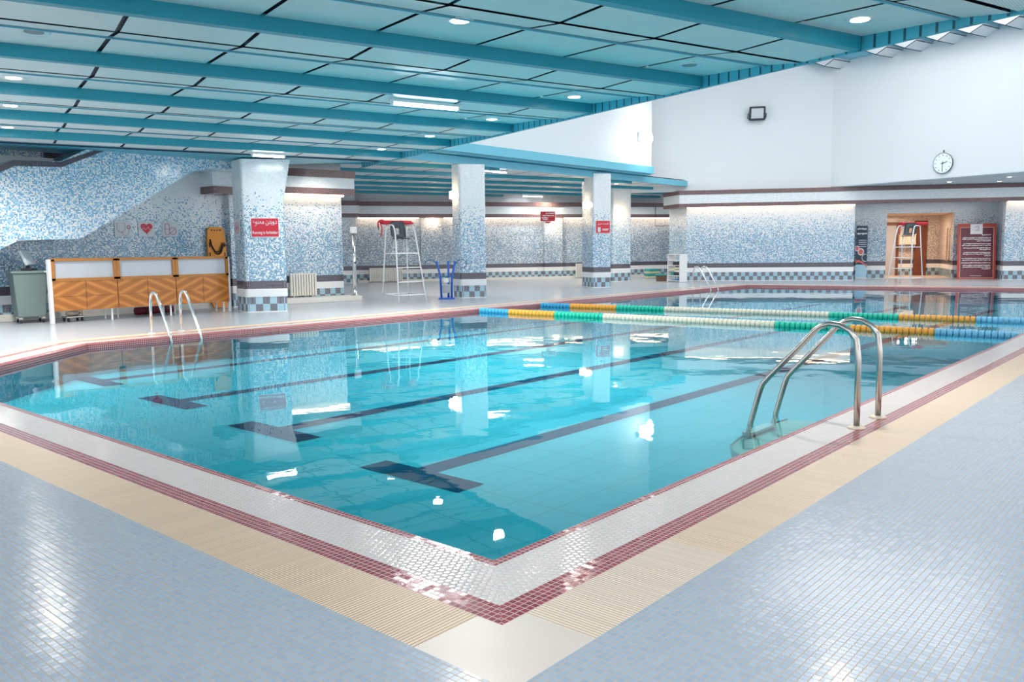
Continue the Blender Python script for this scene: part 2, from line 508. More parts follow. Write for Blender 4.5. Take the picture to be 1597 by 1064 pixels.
def text_obj(name, body, width, height, mat, parent, loc, rot, ext=.0015, bold=.0, align='CENTER'):
    cu = bpy.data.curves.new(name, 'FONT'); cu.body = body; cu.size = 1.0; cu.extrude = 0; cu.align_x = align; cu.offset = bold
    to = bpy.data.objects.new(name, cu); C.objects.link(to)
    dg = bpy.context.evaluated_depsgraph_get(); me = bpy.data.meshes.new_from_object(to.evaluated_get(dg))
    bpy.data.objects.remove(to); bpy.data.curves.remove(cu)
    xs = [v.co.x for v in me.vertices]; ys = [v.co.y for v in me.vertices]
    cx, cy = (min(xs) + max(xs)) / 2, (min(ys) + max(ys)) / 2
    sx = width / max(1e-6, max(xs) - min(xs)); sy = height / max(1e-6, max(ys) - min(ys))
    for v in me.vertices: v.co = Vector(((v.co.x - cx) * sx, (v.co.y - cy) * sy, 0))
    b = bmesh.new(); b.from_mesh(me)
    r = bmesh.ops.extrude_face_region(b, geom=b.faces[:]); bmesh.ops.translate(b, verts=[e for e in r['geom'] if isinstance(e, bmesh.types.BMVert)], vec=(0, 0, ext))
    bmesh.ops.recalc_face_normals(b, faces=b.faces); b.to_mesh(me); b.free()
    o = bpy.data.objects.new(name, me); C.objects.link(o); me.materials.clear(); me.materials.append(MAT[mat]); o.parent = parent; o.location = loc; o.rotation_euler = rot
    return o


def offset_poly(poly, d):
    """move every edge outward by d (polygon runs counter-clockwise)"""
    n = len(poly); out = []
    for i in range(n):
        a, b, c = Vector(poly[i - 1]), Vector(poly[i]), Vector(poly[(i + 1) % n])
        e1, e2 = (b - a).normalized(), (c - b).normalized()
        n1, n2 = Vector((e1.y, -e1.x)), Vector((e2.y, -e2.x))
        m = (n1 + n2).normalized(); out.append(b + m * (d / m.dot(n1)))
    return out


# ------------------------------------------------------------------ pool
LIP = [(2.432, 2.228), (28.72, 2.228), (26.63, 12.6), (4.96, 12.6), (2.432, 10.25)]
INNER = offset_poly(LIP, -.062)
B1, B2, B3 = offset_poly(LIP, .27), offset_poly(LIP, .385), offset_poly(LIP, .69)
ZW, ZF = -.075, -.47


def band(P, Q, skip=(), z=0.0, only=None, z2=None):
    mb = MB(); n = len(P)
    for i in range(n):
        if i in skip or (only is not None and i not in only): continue
        a, b, c, d = Vector(P[i]), Vector(P[(i + 1) % n]), Vector(Q[(i + 1) % n]), Vector(Q[i])
        e = (b - a).normalized(); nrm = Vector((e.y, -e.x))
        uvf = lambda p: ((p - a).dot(e) + .5, (p - a).dot(nrm) + .0005)
        q = [a, d, c, b]
        mb.face([(p.x, p.y, z if (z2 is None or k in (1, 2)) else z2) for k, p in enumerate(q)], [uvf(p) for p in q])
    return mb


# red bull-nosed lip: flat top, then down into the water
lip_mid = offset_poly(LIP, -.048)
mb = band(lip_mid, LIP)
for P, Q, za, zb in ((INNER, lip_mid, -.016, 0.0),):
    n = len(P)
    for i in range(n):
        a, b, c, d = P[i], P[(i + 1) % n], Q[(i + 1) % n], Q[i]
        L = (Vector(b) - Vector(a)).length
        mb.face([(a[0], a[1], za), (d[0], d[1], zb), (c[0], c[1], zb), (b[0], b[1], za)], [(.001, .06), (.001, .08), (L, .08), (L, .06)])
n = len(INNER)
for i in range(n):
    a, b = INNER[i], INNER[(i + 1) % n]; L = (Vector(b) - Vector(a)).length
    mb.face([(a[0], a[1], -.13), (a[0], a[1], -.016), (b[0], b[1], -.016), (b[0], b[1], -.13)], [(.001, .001), (.001, .115), (L, .115), (L, .001)])
struct('trim_1', mb, 'red')
struct('trim_2', band(LIP, B1), 'hex')
struct('trim_3', band(B1, B2), 'red')
# cream gratings, cut short at the near corner for a square plate
gr = band(B2, B3, skip=(0, 4))
x0, x1, xe = 1.742, 2.172, 5.0
yb0, yb1 = B3[0].y, B2[0].y
gr.face([(3.155, yb0, 0), (B3[1].x, yb0, 0), (B2[1].x, yb1, 0), (3.155, yb1, 0)], [(3.16, .305), (B3[1].x, .305), (B2[1].x, .001), (3.16, .001)])
gr.face([(B3[4].x, B3[4].y, 0), (B3[0].x, 1.96, 0), (B2[0].x, 1.96, 0), (B2[4].x, B2[4].y, 0)], [(B3[4].y, .305), (1.96, .305), (1.96, .001), (B2[4].y, .001)])
struct('trim_4', gr, 'grate')
mb = MB()
mb.face([(2.172, yb0, 0), (3.155, yb0, 0), (3.155, yb1, 0), (2.172, yb1, 0)], [(2.172, .305), (3.155, .305), (3.155, .001), (2.172, .001)])
struct('trim_5', mb, 'grate_pale')
mb = MB(); mb.flat([(B3[0].x, B3[0].y), (2.172, B3[0].y), (2.172, yb1), (B2[0].x, yb1), (B2[0].x, 1.96), (B3[0].x, 1.96)], 0)
struct('trim_6', mb, 'plate')
# deck
outer = [(-14, -14), (60, -14), (60, 60), (-14, 60)]
mb = MB(); hole = [(p.x, p.y) for p in B3]
loops = [[Vector((x, y, 0)) for x, y in outer], [Vector((x, y, 0)) for x, y in hole]]
allp = loops[0] + loops[1]
for tri in tessellate_polygon(loops):
    q = [allp[i] for i in tri]
    if (q[1] - q[0]).cross(q[2] - q[0]).z < 0: q.reverse()
    mb.face(q)
struct('floor', mb, 'deck')
# basin
mb = MB()
for i in range(n):
    a, b = INNER[i], INNER[(i + 1) % n]
    mb.face([(a[0], a[1], ZF), (a[0], a[1], -.13), (b[0], b[1], -.13), (b[0], b[1], ZF)])
struct('wall_pool', mb, 'pool')
mb = MB(); mb.flat(INNER, ZF); struct('floor_pool', mb, 'pool')
mb = MB(); mb.flat(INNER, ZW); o = struct('pool_water', mb, 'water')
o['label'] = 'still turquoise water filling the swimming pool'; o['category'] = 'water'
# lane lines with their T ends
for (xa, xb, ya, yb, yc) in ((4.18, 4.47, 4.19, 5.32, 4.82), (4.37, 4.66, 6.50, 7.69, 7.09), (4.54, 4.82, 8.87, 10.05, 9.45), (4.67, 4.93, 11.29, 12.42, 11.86)):
    mb = MB(); z = ZF + .004
    mb.flat([(xa, ya), (xb, ya), (xb, yb), (xa, yb)], z); mb.flat([(xb, yc - .11), (25.2, yc - .11), (25.2, yc + .11), (xb, yc + .11)], z)
    struct('floor_lane_marking', mb, 'lane')

# ------------------------------------------------------------------ lower ceiling over the pool: stepped bays between teal beams
ZB, N0, NP, GE = 3.25, 5.41, 2.2035, 7.56
PROF = ((.10, .012), (.76, .012), (1.22, .075), (NP, .13))


def ceil_z(nn):
    d = (nn - N0) % NP
    for (a, za), (b, zb) in zip(PROF, PROF[1:]):
        if d <= b: return ZB + za + (zb - za) * max(0, (d - a)) / (b - a)
    return ZB + .13


panels, joints = MB(), MB()
kmax = 5; GL = -9.0
seams = [1.085 + 1.09 * k for k in range(-10, 7)]
for k in range(-4, kmax + 1):
    nb = N0 + NP * k
    for (a, za), (b, zb) in zip(PROF, PROF[1:]):
        if k == kmax and a > .8: continue
        bb = b - (.055 if b < 1 else .03 if b < NP else .0)
        if k == kmax and b > .8: bb = 1.27
        joints.face([gn(GL, nb + a, ZB + za + .03), gn(GE, nb + a, ZB + za + .03), gn(GE, nb + b, ZB + zb + .03), gn(GL, nb + b, ZB + zb + .03)][::-1])
        edges = [GL] + [s for s in seams if GL < s < GE - .2] + [GE]
        for g0, g1 in zip(edges, edges[1:]):
            ga_, gb_ = g0 + .022, g1 - .022
            panels.face([gn(ga_, nb + a, ZB + za), gn(ga_, nb + bb, ZB + za + (zb - za) * (bb - a) / (b - a)), gn(gb_, nb + bb, ZB + za + (zb - za) * (bb - a) / (b - a)), gn(gb_, nb + a, ZB + za)])
struct('ceiling', panels, 'panel'); struct('ceiling_joint', joints, 'seam')
for k in range(-4, kmax + 1):
    nb = N0 + NP * k; mb = MB(); c = gn((GL + GE - .04) / 2, nb + .05)
    mb.box((c.x, c.y, ZB + .075), (GE - GL - .04, .10, .15), ga); struct('ceiling_beam', mb, 'teal')
    mb = MB(); c = gn((GL + GE) / 2, nb + 1.24)
    mb.box((c.x, c.y, ZB + .072), (GE - GL, .02, .022), ga); struct('ceiling_trim', mb, 'skyblue')
mb = MB(); c = gn(GE, 8.0); mb.box((c.x, c.y, ZB + .2), (.05, 21.4, .42), ga); struct('ceiling_fascia', mb, 'slat')
# slatted strip between the last bay and the stair wall
mb = MB(); n_last = N0 + NP * kmax + 1.27
m2 = MB(); c = gn((GL + GE) / 2, n_last + .02); m2.box((c.x, c.y, ZB + .2), (GE - GL, .06, .32), ga); struct('ceiling_edge', m2, 'seam')
pA = gn(-2.0, n_last); pB = gn(GE, n_last)
mb.flat([(pA.x, pA.y), (pB.x, pB.y), (10.75, 17.6), (0.0, 18.3)][::-1], ZB + .045, lambda p: (p[0] + .01, p[1])); struct('ceiling_strip', mb, 'slat')
mb = MB(); mb.box((4.5, 5, 3.75), (26, 34, .1), ga); 
mb.clip(gn(GE, 0), (G.x, G.y, 0)); mb.clip((0, 18.3, 0), (0, 1, 0)); struct('ceiling_slab', mb, 'seam')

# ------------------------------------------------------------------ aisle ceiling behind the columns
ZA = 3.62
pan, jnt, bms = MB(), MB(), []
for k in range(-1, 9):
    nb = 18.52 + 2.03 * k
    for a, b in ((.0, 1.0), (1.0, 2.03)):
        jnt.face([gn(4, nb + a, ZA + .03), gn(38, nb + a, ZA + .03), gn(38, nb + b, ZA + .03), gn(4, nb + b, ZA + .03)][::-1])
        for j in range(4, 38):
            pan.face([gn(j - .03 + .05, nb + a + .02, ZA), gn(j - .03 + .05, nb + b - .02, ZA), gn(j + .97 - .0, nb + b - .02, ZA), gn(j + .97, nb + a + .02, ZA)])
    m2 = MB(); c = gn(21, nb + .05); m2.box((c.x, c.y, ZA - .05), (34, .12, .10), ga); bms.append(m2)
FAR_N = Vector((math.sin(math.radians(33)), math.cos(math.radians(33)), 0))
FAR_P = Vector((24.4, 25.5, 0))


def clip_aisle(m2):
    m2.clip((0, 16.1, 0), (0, -1, 0)); m2.clip(FAR_P + FAR_N * .2, FAR_N); m2.clip(gn(GE + .1, 0) if False else (11.4, 0, 0), (-1, 0, 0))
    return m2


struct('ceiling_aisle', clip_aisle(pan), 'panel'); struct('ceiling_aisle_joint', clip_aisle(jnt), 'seam')
for m2 in bms:
    clip_aisle(m2)
    if len(m2.bm.faces) > 2: struct('ceiling_aisle_beam', m2, 'teal')
    else: m2.bm.free()
mb = MB(); mb.box((23.5, 25, 3.8), (28, 18, .1)); clip_aisle(mb); struct('ceiling_aisle_slab', mb, 'seam')

# ------------------------------------------------------------------ high white walls over the aisle edge
mb = MB(); mb.box((18.3, 15.87, 6.6), (14.5, .34, 5.5)); struct('wall_upper', mb, 'paint')
mb = MB(); mb.box((18.3, 15.66, 3.985), (14.54, .12, .25), bev=.01); mb.box((18.3, 15.9, 3.84), (14.5, .4, .03)); struct('trim_7', mb, 'skyblue')
mb = MB(); mb.box((20.2, 16.05, 3.705), (16.9, .10, .21), bev=.008); struct('trim_8', mb, 'skyblue')


def wall_run(mb, s0, s1, z0, z1, off0=0.0, th=.25):
    a, b, c, d = on_wall(s0, off0), on_wall(s1, off0), on_wall(s1, off0 + th), on_wall(s0, off0 + th)
    return mb.prism([a, d, c, b], z0, z1)


struct('wall_end_upper', wall_run(MB(), -7.5, .6, 3.42, 9.2, 0.0), 'paint')
K = Vector((31.3, 11.55, 0)); dn = Vector((-NN.x, -NN.y, 0)); gx = Vector((G.x, G.y, 0))
mb = MB(); q = [K - dn * .3, K + dn * 11, K + dn * 11 + gx * .3, K - dn * .3 + gx * .3]
mb.prism([(p.x, p.y) for p in q], 3.46, 8.6); struct('wall_side_upper', mb, 'paint')
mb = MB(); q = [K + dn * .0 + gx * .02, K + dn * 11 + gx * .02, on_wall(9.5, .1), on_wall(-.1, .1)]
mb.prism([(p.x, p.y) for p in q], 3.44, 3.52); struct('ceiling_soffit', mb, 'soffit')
mb = MB(); mb.box((24, 2, 9.4), (40, 34, .2)); struct('roof_sky_block', mb, 'paint')  # unseen lid, added to keep sky light off the high walls
# folded white panels along the top of that wall
for i, s_ in enumerate((.12, 2.17, 3.21, 4.31, 5.33, 6.38, 7.4)):
    c = K + dn * (s_ + .15)
    mb = MB(); u1 = dn; 
    prof = [(-.40, 0), (.02, -.20), (.40, -.03), (.40, .12), (-.40, .12)]
    pts = []
    b = bmesh.new()
    A_ = [b.verts.new(c + u1 * a_ - gx * .9 + Vector((0, 0, 7.86 + z_))) for a_, z_ in prof]; B_ = [b.verts.new(c + u1 * a_ + gx * .05 + Vector((0, 0, 7.86 + z_))) for a_, z_ in prof]
    b.faces.new(A_); b.faces.new(B_[::-1])
    for j in range(5): b.faces.new((A_[j], B_[j], B_[(j + 1) % 5], A_[(j + 1) % 5]))
    bmesh.ops.recalc_face_normals(b, faces=b.faces); mb.merge(b); struct('ceiling_panel', mb, 'paint')
    mb = MB(); q3 = [c + dn * a_ - gx * .91 + Vector((0, 0, 7.86 + z_)) for a_, z_ in prof[:3]]; q3b = [p + gx * .9 for p in q3]
    for p_, q_ in ((q3[0], q3[1]), (q3[1], q3[2]), (q3[1], q3b[1]), (q3[0], q3b[0]), (q3[2], q3b[2])): mb.tube([p_, q_], .012, 6)
    struct('ceiling_panel_joint', mb, 'seam')
mb = MB(); c = K + dn * 4.2 - gx * .4; mb.box((c.x, c.y, 7.99), (1.1, 12, .16), ga); struct('ceiling_high_fascia', mb, 'skyblue')

# ------------------------------------------------------------------ oblique end wall with its recess
struct('wall_end', wall_run(MB(), -4.62, 1.48, 0, 3.43), 'mosaic')
struct('wall_end_return', wall_run(MB(), 6.58, 11, 0, 3.43), 'mosaic')
a = on_wall(-4.62); mb = MB(); d2 = Vector((.5, .866, 0)); e2 = Vector((.866, -.5, 0))
q = [a, a + e2 * .25, a + e2 * .25 + d2 * 1.3, a + d2 * 1.3]; mb.prism([(p.x, p.y) for p in q], 0, 3.43); struct('wall_end_flank', mb, 'mosaic')
a = on_wall(1.55, .25); b_ = on_wall(1.55, 1.6)
mb = MB(); mb.prism([on_wall(1.3, .25), on_wall(1.55, .25), on_wall(1.55, 1.6), on_wall(1.3, 1.6)][::-1], 0, 3.0); struct('wall_recess_side', mb, 'mosaic')
mb = MB(); mb.prism([on_wall(6.62, .25), on_wall(6.9, .25), on_wall(7.15, 1.6), on_wall(6.87, 1.6)][::-1], 0, 3.0); struct('wall_recess_flank', mb, 'mosaic')
mb = MB(); wall_run(mb, 1.3, 2.98, 0, 3.0, 1.6); wall_run(mb, 5.38, 7.3, 0, 3.0, 1.6); wall_run(mb, 2.98, 5.38, 2.5, 3.0, 1.6); struct('wall_recess', mb, 'mosaic')
mb = MB(); mb.prism([on_wall(1.5, -.0), on_wall(7.1, -.0), on_wall(7.1, 1.7), on_wall(1.5, 1.7)][::-1], 2.86, 2.95); struct('ceiling_recess', mb, 'paint')
# three-band cornice, brown / white / brown, with the warm strip tucked below
for nm, z0, z1, pr, mt in (('trim_9', 2.80, 2.94, .28, 'brown_tile'), ('trim_10', 2.94, 3.28, .27, 'white_tile'), ('trim_11', 3.28, 3.43, .30, 'brown_tile')):
    mb = MB(); s0 = -4.62 - pr
    c0 = on_wall(-4.62); fl = c0 + Vector((.5, .866, 0)) * 1.3
    p1, p2 = on_wall(s0, -pr), on_wall(10.5, -pr)
    mb.prism([p1, on_wall(10.5, -pr), on_wall(10.5, .1), on_wall(-4.5, .1)][::-1], z0, z1)
    q0 = fl + Vector((-.866, .5, 0)) * pr
    mb.prism([p1, on_wall(-4.5, .1), fl + Vector((.1, -.06, 0)), q0][::-1], z0, z1)
    struct(nm, mb, mt)
for s0, s1, lb in ((-4.6, 1.45, 'warm strip light under the end wall cornice between the white shelf and the banner'), (6.6, 10, 'warm strip light under the end wall cornice beyond the maroon rules board')):
    o = wall_run(MB(), s0, s1, 2.772, 2.80, -.16, .06).build('strip_light', 'led'); tag(o, lb, 'light', 'cornice strip lights')
# room seen through the recess
mb = MB(); mb.prism([on_wall(2.2, 1.85), on_wall(6.6, 1.85), on_wall(7.2, 5.2), on_wall(2.2, 5.2)][::-1], -.02, .012); struct('floor_room', mb, 'tan_floor')
mb = MB(); mb.prism([on_wall(2.2, 1.85), on_wall(6.6, 1.85), on_wall(7.2, 5.2), on_wall(2.2, 5.2)][::-1], 2.5, 2.6); struct('ceiling_room', mb, 'beige')
mb = MB(); wall_run(mb, 2.2, 7.2, 0, 2.6, 5.0); struct('wall_room_back', mb, 'mosaic_inner')
mb = MB(); mb.prism([on_wall(5.42, 1.85), on_wall(5.62, 1.85), on_wall(6.05, 5.0), on_wall(5.85, 5.0)][::-1], 0, 2.6); struct('wall_room_side', mb, 'mosaic_inner')
mb = MB(); mb.prism([on_wall(2.5, 1.85), on_wall(2.7, 1.85), on_wall(3.3, 5.0), on_wall(3.1, 5.0)][::-1], 0, 2.6); struct('wall_room_flank', mb, 'beige')
mb = MB(); wall_run(mb, 3.55, 3.65, 0, 2.2, 4.9, .1); wall_run(mb, 4.15, 4.25, 0, 2.2, 4.9, .1); wall_run(mb, 3.55, 4.25, 2.12, 2.25, 4.9, .1); d = struct('door_1', mb, 'brownwood')
mb = MB(); wall_run(mb, 3.65, 4.15, 0, 2.12, 4.95, .05); mb.build('door_pane', 'frost', d)
mb = MB(); wall_run(mb, 4.86, 5.35, 0, 2.3, 4.9, .1); struct('door_2', mb, 'brownwood')
t = thing('wall_cabinet', 'cream wall cabinet beside the brown door in the room behind the recess', 'cabinet', on_wall(4.52, 4.78, 1.3), math.radians(-60))
MB().box((0, 0, .25), (.66, .34, .5), bev=.01).build('body', 'beige', t); MB().box((-.16, -.178, .25), (.31, .02, .46), bev=.004).build('door', 'cream', t); MB().box((.16, -.178, .25), (.31, .02, .46), bev=.004).build('door', 'cream', t)
t = thing('wall_mirror', 'tall narrow mirror strip on the side wall of the room behind the recess', 'mirror', on_wall(5.43, 2.5, .75), math.radians(22.3))
MB().box((0, .0, .55), (.16, .03, 1.3), bev=.005).build('frame', 'brass', t); MB().box((0, .018, .55), (.11, .01, 1.22)).build('glass', 'chrome', t)
area_light('room_lamp', on_wall(4.3, 3.2, 2.45), .6, .6, 70, (1, .72, .5))

# ------------------------------------------------------------------ aisle back wall
def far_pt(s, off=0.0, z=0.0):
    a = math.radians(-33); p = FAR_P + Vector((math.cos(a), math.sin(a), 0)) * s + FAR_N * off
    return Vector((p.x, p.y, z))


def far_box(mb, s0, s1, o0, o1, z0, z1):
    return mb.prism([far_pt(s0, o0), far_pt(s1, o0), far_pt(s1, o1), far_pt(s0, o1)], z0, z1)


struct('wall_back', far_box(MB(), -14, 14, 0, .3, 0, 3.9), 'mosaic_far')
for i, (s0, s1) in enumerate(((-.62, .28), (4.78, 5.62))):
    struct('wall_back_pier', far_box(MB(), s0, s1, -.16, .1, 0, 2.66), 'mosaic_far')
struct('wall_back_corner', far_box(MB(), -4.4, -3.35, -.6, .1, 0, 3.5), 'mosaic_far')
for nm, z0, z1, pr, mt in (('trim_12', 2.63, 2.78, .34, 'brown_tile'), ('trim_13', 2.78, 3.10, .33, 'white_tile'), ('trim_14', 3.10, 3.28, .36, 'brown_tile')):
    mb = far_box(MB(), -3.2, 13, -pr, .05, z0, z1); far_box(mb, -4.6, -3.2, -pr - .45, .05, z0, z1); struct(nm, mb, mt)
for s0, s1, lb in ((-3.2, -.7, 'warm strip light under the back wall cornice behind the lifeguard chair'), (.35, 4.7, 'warm strip light under the back wall cornice between the two wall piers'), (5.7, 12.5, 'warm strip light under the back wall cornice, from the hanging sign to the white shelf')):
    o = far_box(MB(), s0, s1, -.2, -.14, 2.595, 2.63).build('strip_light', 'led'); tag(o, lb, 'light', 'cornice strip lights')
struct('baseboard_back', far_box(MB(), -3.3, 13, -.3, .02, 0, .09), 'creamrad')

# ------------------------------------------------------------------ short cornice wall behind the first column
ca = math.radians(-12); cd = Vector((math.cos(ca), math.sin(ca), 0)); cn = Vector((-math.sin(ca), math.cos(ca), 0)); CP = Vector((12.27, 18.2, 0))


def cw(s, off): p = CP + cd * s + cn * off; return (p.x, p.y)


mb = MB(); mb.prism([cw(-3.2, 0), cw(1.5, 0), cw(1.5, .6), cw(-3.2, .6)], 0, 3.6); struct('wall_short', mb, 'mosaic')
for nm, z0, z1, pr, mt in (('trim_15', 2.74, 2.90, .34, 'brown_tile'), ('trim_16', 2.90, 3.17, .33, 'white_tile'), ('trim_17', 3.17, 3.36, .36, 'brown_tile')):
    mb = MB(); mb.prism([cw(-2.6, -pr * .35), cw(-1, -pr * .8), cw(.4, -pr), cw(1.5 + pr * .7, -pr), cw(1.5 + pr * .7, .5), cw(-2.6, .1)], z0, z1); struct(nm, mb, mt)
mb = MB(); mb.prism([cw(-.3, -.16), cw(1.5, -.16), cw(1.5, -.1), cw(-.3, -.1)], 2.705, 2.74)
o = mb.build('strip_light', 'led'); tag(o, 'warm strip light under the curved cornice behind the running-sign column', 'light', 'cornice strip lights')
mb = MB(); mb.prism([cw(-.8, -.62), cw(1.72, -.62), cw(1.72, .0), cw(-.8, .0)], 0, .13, .012); o = mb.build('bench_plinth', 'creamrad')
tag(o, 'low cream plinth in front of the mosaic wall under the radiator', 'plinth')

# ------------------------------------------------------------------ stair wall and first-aid wall
SY = 16.9; kf = SY / 17.3
def st(x, z): return (x * kf, 1.3 + (z - 1.3) * kf)


poly = [st(3.4, .35), st(5.44, 1.40), st(5.77, 1.56), st(6.87, 1.59), st(9.30, 3.05), st(9.76, 3.15), st(10.9, 3.15), st(10.9, 3.45), st(7.3, 3.45), st(6.6, 3.08), st(5.79, 3.05), st(4.0, 2.15), st(3.4, 1.85)]
mb = MB(); mb.prism_y(poly, SY, 17.98); struct('wall_stair', mb, 'mosaic_stair')
poly = [st(3.4, 1.74), st(4.0, 2.04), st(5.80, 2.94), st(6.62, 2.97), st(7.5, 3.37), st(7.32, 3.37), st(6.60, 3.07), st(5.78, 3.05), st(4.0, 2.15), st(3.4, 1.85)]
mb = MB(); mb.prism_y(poly, SY - .012, SY + .25); struct('trim_18', mb, 'dark_tile')
mb = MB(); mb.box((4.5, 18.6, 2.5), (9, .1, 2.8)); struct('wall_landing', mb, 'mosaic_stair')
mb = MB(); mb.box((7.35, 18.5, 3.3), (1.2, .12, .55)); struct('trim_19', mb, 'dark_tile')
o = MB().tube([(6.3, 17.3, 2.86), (7.9, 17.3, 3.55)], .025, 8).build('handrail', 'steel'); tag(o, 'steel handrail rising beside the stairs above the mosaic wall', 'handrail')
mb = MB(); mb.box((5.2, 18.15, 1.6), (10.6, .3, 3.2)); struct('wall_first_aid', mb, 'mosaic')
mb = MB(); mb.box((10.62, 18.0, 1.36), (.34, .36, 2.72)); struct('wall_first_aid_pier', mb, 'mosaic')
mb = MB(); mb.box((10.6, 17.72, 2.70), (1.5, .6, .16)); struct('trim_20', mb, 'brown_tile')
mb = MB(); mb.box((10.6, 17.74, 2.98), (1.48, .56, .42)); struct('trim_21', mb, 'white_tile')
mb = MB(); mb.box((5.2, 17.97, .07), (9.8, .12, .14), bev=.01); struct('baseboard_first_aid', mb, 'creamrad')
# passage wall between the first-aid wall and the short wall
mb = MB(); mb.box((11.0, 19.6, 1.8), (5, .2, 3.6)); struct('wall_passage', mb, 'mosaic')

# ------------------------------------------------------------------ columns


def column(L, m, R, h, flare=0.0):
    L, m, R = Vector(L), Vector(m), Vector(R); q4 = L + R - m
    def rounded(poly, r):
        out = []
        for i in range(4):
            a, b, c = Vector(poly[i - 1]), Vector(poly[i]), Vector(poly[(i + 1) % 4])
            p, q = b + (a - b).normalized() * r, b + (c - b).normalized() * r
            for j in range(5):
                t = j / 4; out.append(p * (1 - t) ** 2 + b * 2 * t * (1 - t) + q * t * t)
        return out
    base = [m, R, q4, L]
    levels = [(0, 0), (2.35, 0), (h, flare)]
    b = bmesh.new(); rings = []
    e = (R - m).normalized()
    for z, fl in levels:
        pl = rounded([m, R + e * fl, q4 + e * fl, L], .07); rings.append([b.verts.new((p.x, p.y, z)) for p in pl])
    nn = len(rings[0])
    for A, B in zip(rings, rings[1:]):
        for i in range(nn): f = b.faces.new((A[i], A[(i + 1) % nn], B[(i + 1) % nn], B[i])); 
    b.faces.new(rings[0][::-1]); b.faces.new(rings[-1]); bmesh.ops.recalc_face_normals(b, faces=b.faces)
    mb = MB(); mb.merge(b); o = struct('column', mb, 'mosaic')
    # white rounded ledge round the foot
    mb = MB(); cc = (L + R) / 2; pl = rounded([m, R, q4, L], .09); pl = [cc + (p - cc) * 1.035 for p in pl]
    mb.prism([(p.x, p.y) for p in pl], .335, .50); mb.build('ledge', 'paint', o)
    return o


column((9.86, 16.68), (9.70, 16.01), (10.42, 15.54), 3.26, .17)
column((16.10, 16.16), (15.96, 15.73), (16.56, 15.31), 3.56)
column((22.95, 16.82), (22.41, 15.96), (22.98, 15.63), 3.72)
column((26.95, 18.6), (26.86, 18.2), (27.62, 17.85), 3.62)

# ------------------------------------------------------------------ signs on the first-aid wall and columns
def wall_sign_root(name, label, cat, loc, rz, group=None):
    return thing(name, label, cat, loc, rz, group)


RX = PI / 2
card = lambda t: MB().box((0, 0, 0), (.36, .012, .34), bev=.003).build('card', 'clear_card', t)


def stroke(t, name, pts, r, mat, y=-.009, closed=False):
    return MB().tube([(x, y, z) for x, z in pts], r, 6, closed=closed).build(name, mat, t)


def arc(cx, cz, r, a0, a1, n=14): return [(cx + r * math.cos(math.radians(a0 + (a1 - a0) * i / n)), cz + r * math.sin(math.radians(a0 + (a1 - a0) * i / n))) for i in range(n + 1)]


t = thing('first_aid_sign', 'pale square sign with a thin outlined stethoscope on the mosaic first-aid wall', 'sign', (8.03, 17.985, 1.825), 0, 'first-aid signs'); card(t)
stroke(t, 'stethoscope_drawing', [(-.09, .11), (-.13, .11), (-.13, .03)] + arc(-.045, .01, .085, 180, 360) + [(.04, .11), (.0, .11)], .005, 'ink_pink')
stroke(t, 'tube_drawing', [(-.045, -.075)] + arc(.045, -.075, .07, 180, 340) + [(.12, .0)], .005, 'ink_pink')
stroke(t, 'disc_drawing', arc(.12, .03, .032, 0, 350), .008, 'ink_red', closed=True)
t = thing('first_aid_sign', 'pale square sign with a red heart and white pulse line', 'sign', (8.54, 17.985, 1.825), 0, 'first-aid signs'); card(t)
hp = []
for i in range(40):
    a = 2 * PI * i / 40; hp.append((.0082 * 16 * math.sin(a) ** 3, .0082 * (13 * math.cos(a) - 5 * math.cos(2 * a) - 2 * math.cos(3 * a) - math.cos(4 * a)) + .015))
MB().prism_y(hp, -.012, -.006).build('heart_drawing', 'sign_red', t)
stroke(t, 'pulse_line', [(-.12, .0), (-.07, .0), (-.055, .035), (-.03, -.03), (-.005, .0), (.01, .01), (.035, .05), (.06, -.035), (.075, .0), (.12, .0)], .0045, 'sign_white', -.013)
t = thing('first_aid_sign', 'pale square sign with an outlined capsule and round pill', 'sign', (9.08, 17.985, 1.825), 0, 'first-aid signs'); card(t)
stroke(t, 'capsule_drawing', arc(-.075, .07, .05, 0, 180) + arc(-.075, -.075, .05, 180, 360), .006, 'ink_red', closed=True); stroke(t, 'capsule_band', [(-.125, 0), (-.025, 0)], .005, 'ink_red')
stroke(t, 'pill_drawing', arc(.05, -.045, .078, 0, 350, 24), .006, 'ink_red', closed=True); stroke(t, 'pill_line', [(-.01, -.09), (.11, .01)], .005, 'ink_red')

c1a = math.radians(-33); c1d = Vector((math.cos(c1a), math.sin(c1a), 0)); c1n = Vector((math.sin(c1a), -math.cos(c1a), 0))


def plate_sign(name, label, P, ang, w_, h_, mat='sign_red', group=None):
    t = thing(name, label, 'sign', P, ang, group)
    MB().box((0, 0, 0), (w_ + .03, .008, h_ + .03), bev=.003).build('border', 'sign_white', t)
    MB().box((0, -.005, 0), (w_, .008, h_), bev=.003).build('panel', mat, t)
    return t


P = Vector((9.70, 16.01, 1.815)) + c1d * .44 + c1n * .015
t = plate_sign('running_sign', 'red sign with white Persian words above Running is forbidden', P, c1a, .56, .39)
text_obj('persian_lettering', '\ufec9\ufeee\ufee8\ufee4\ufee3 \ufee5\ufeaa\ufbfe\ufeed\ufea9', .49, .13, 'sign_white', t, (0, -.009, .085), (RX, 0, 0), bold=.012)
text_obj('english_lettering', 'Running is forbidden', .52, .085, 'sign_white', t, (0, -.009, -.115), (RX, 0, 0), bold=.012)
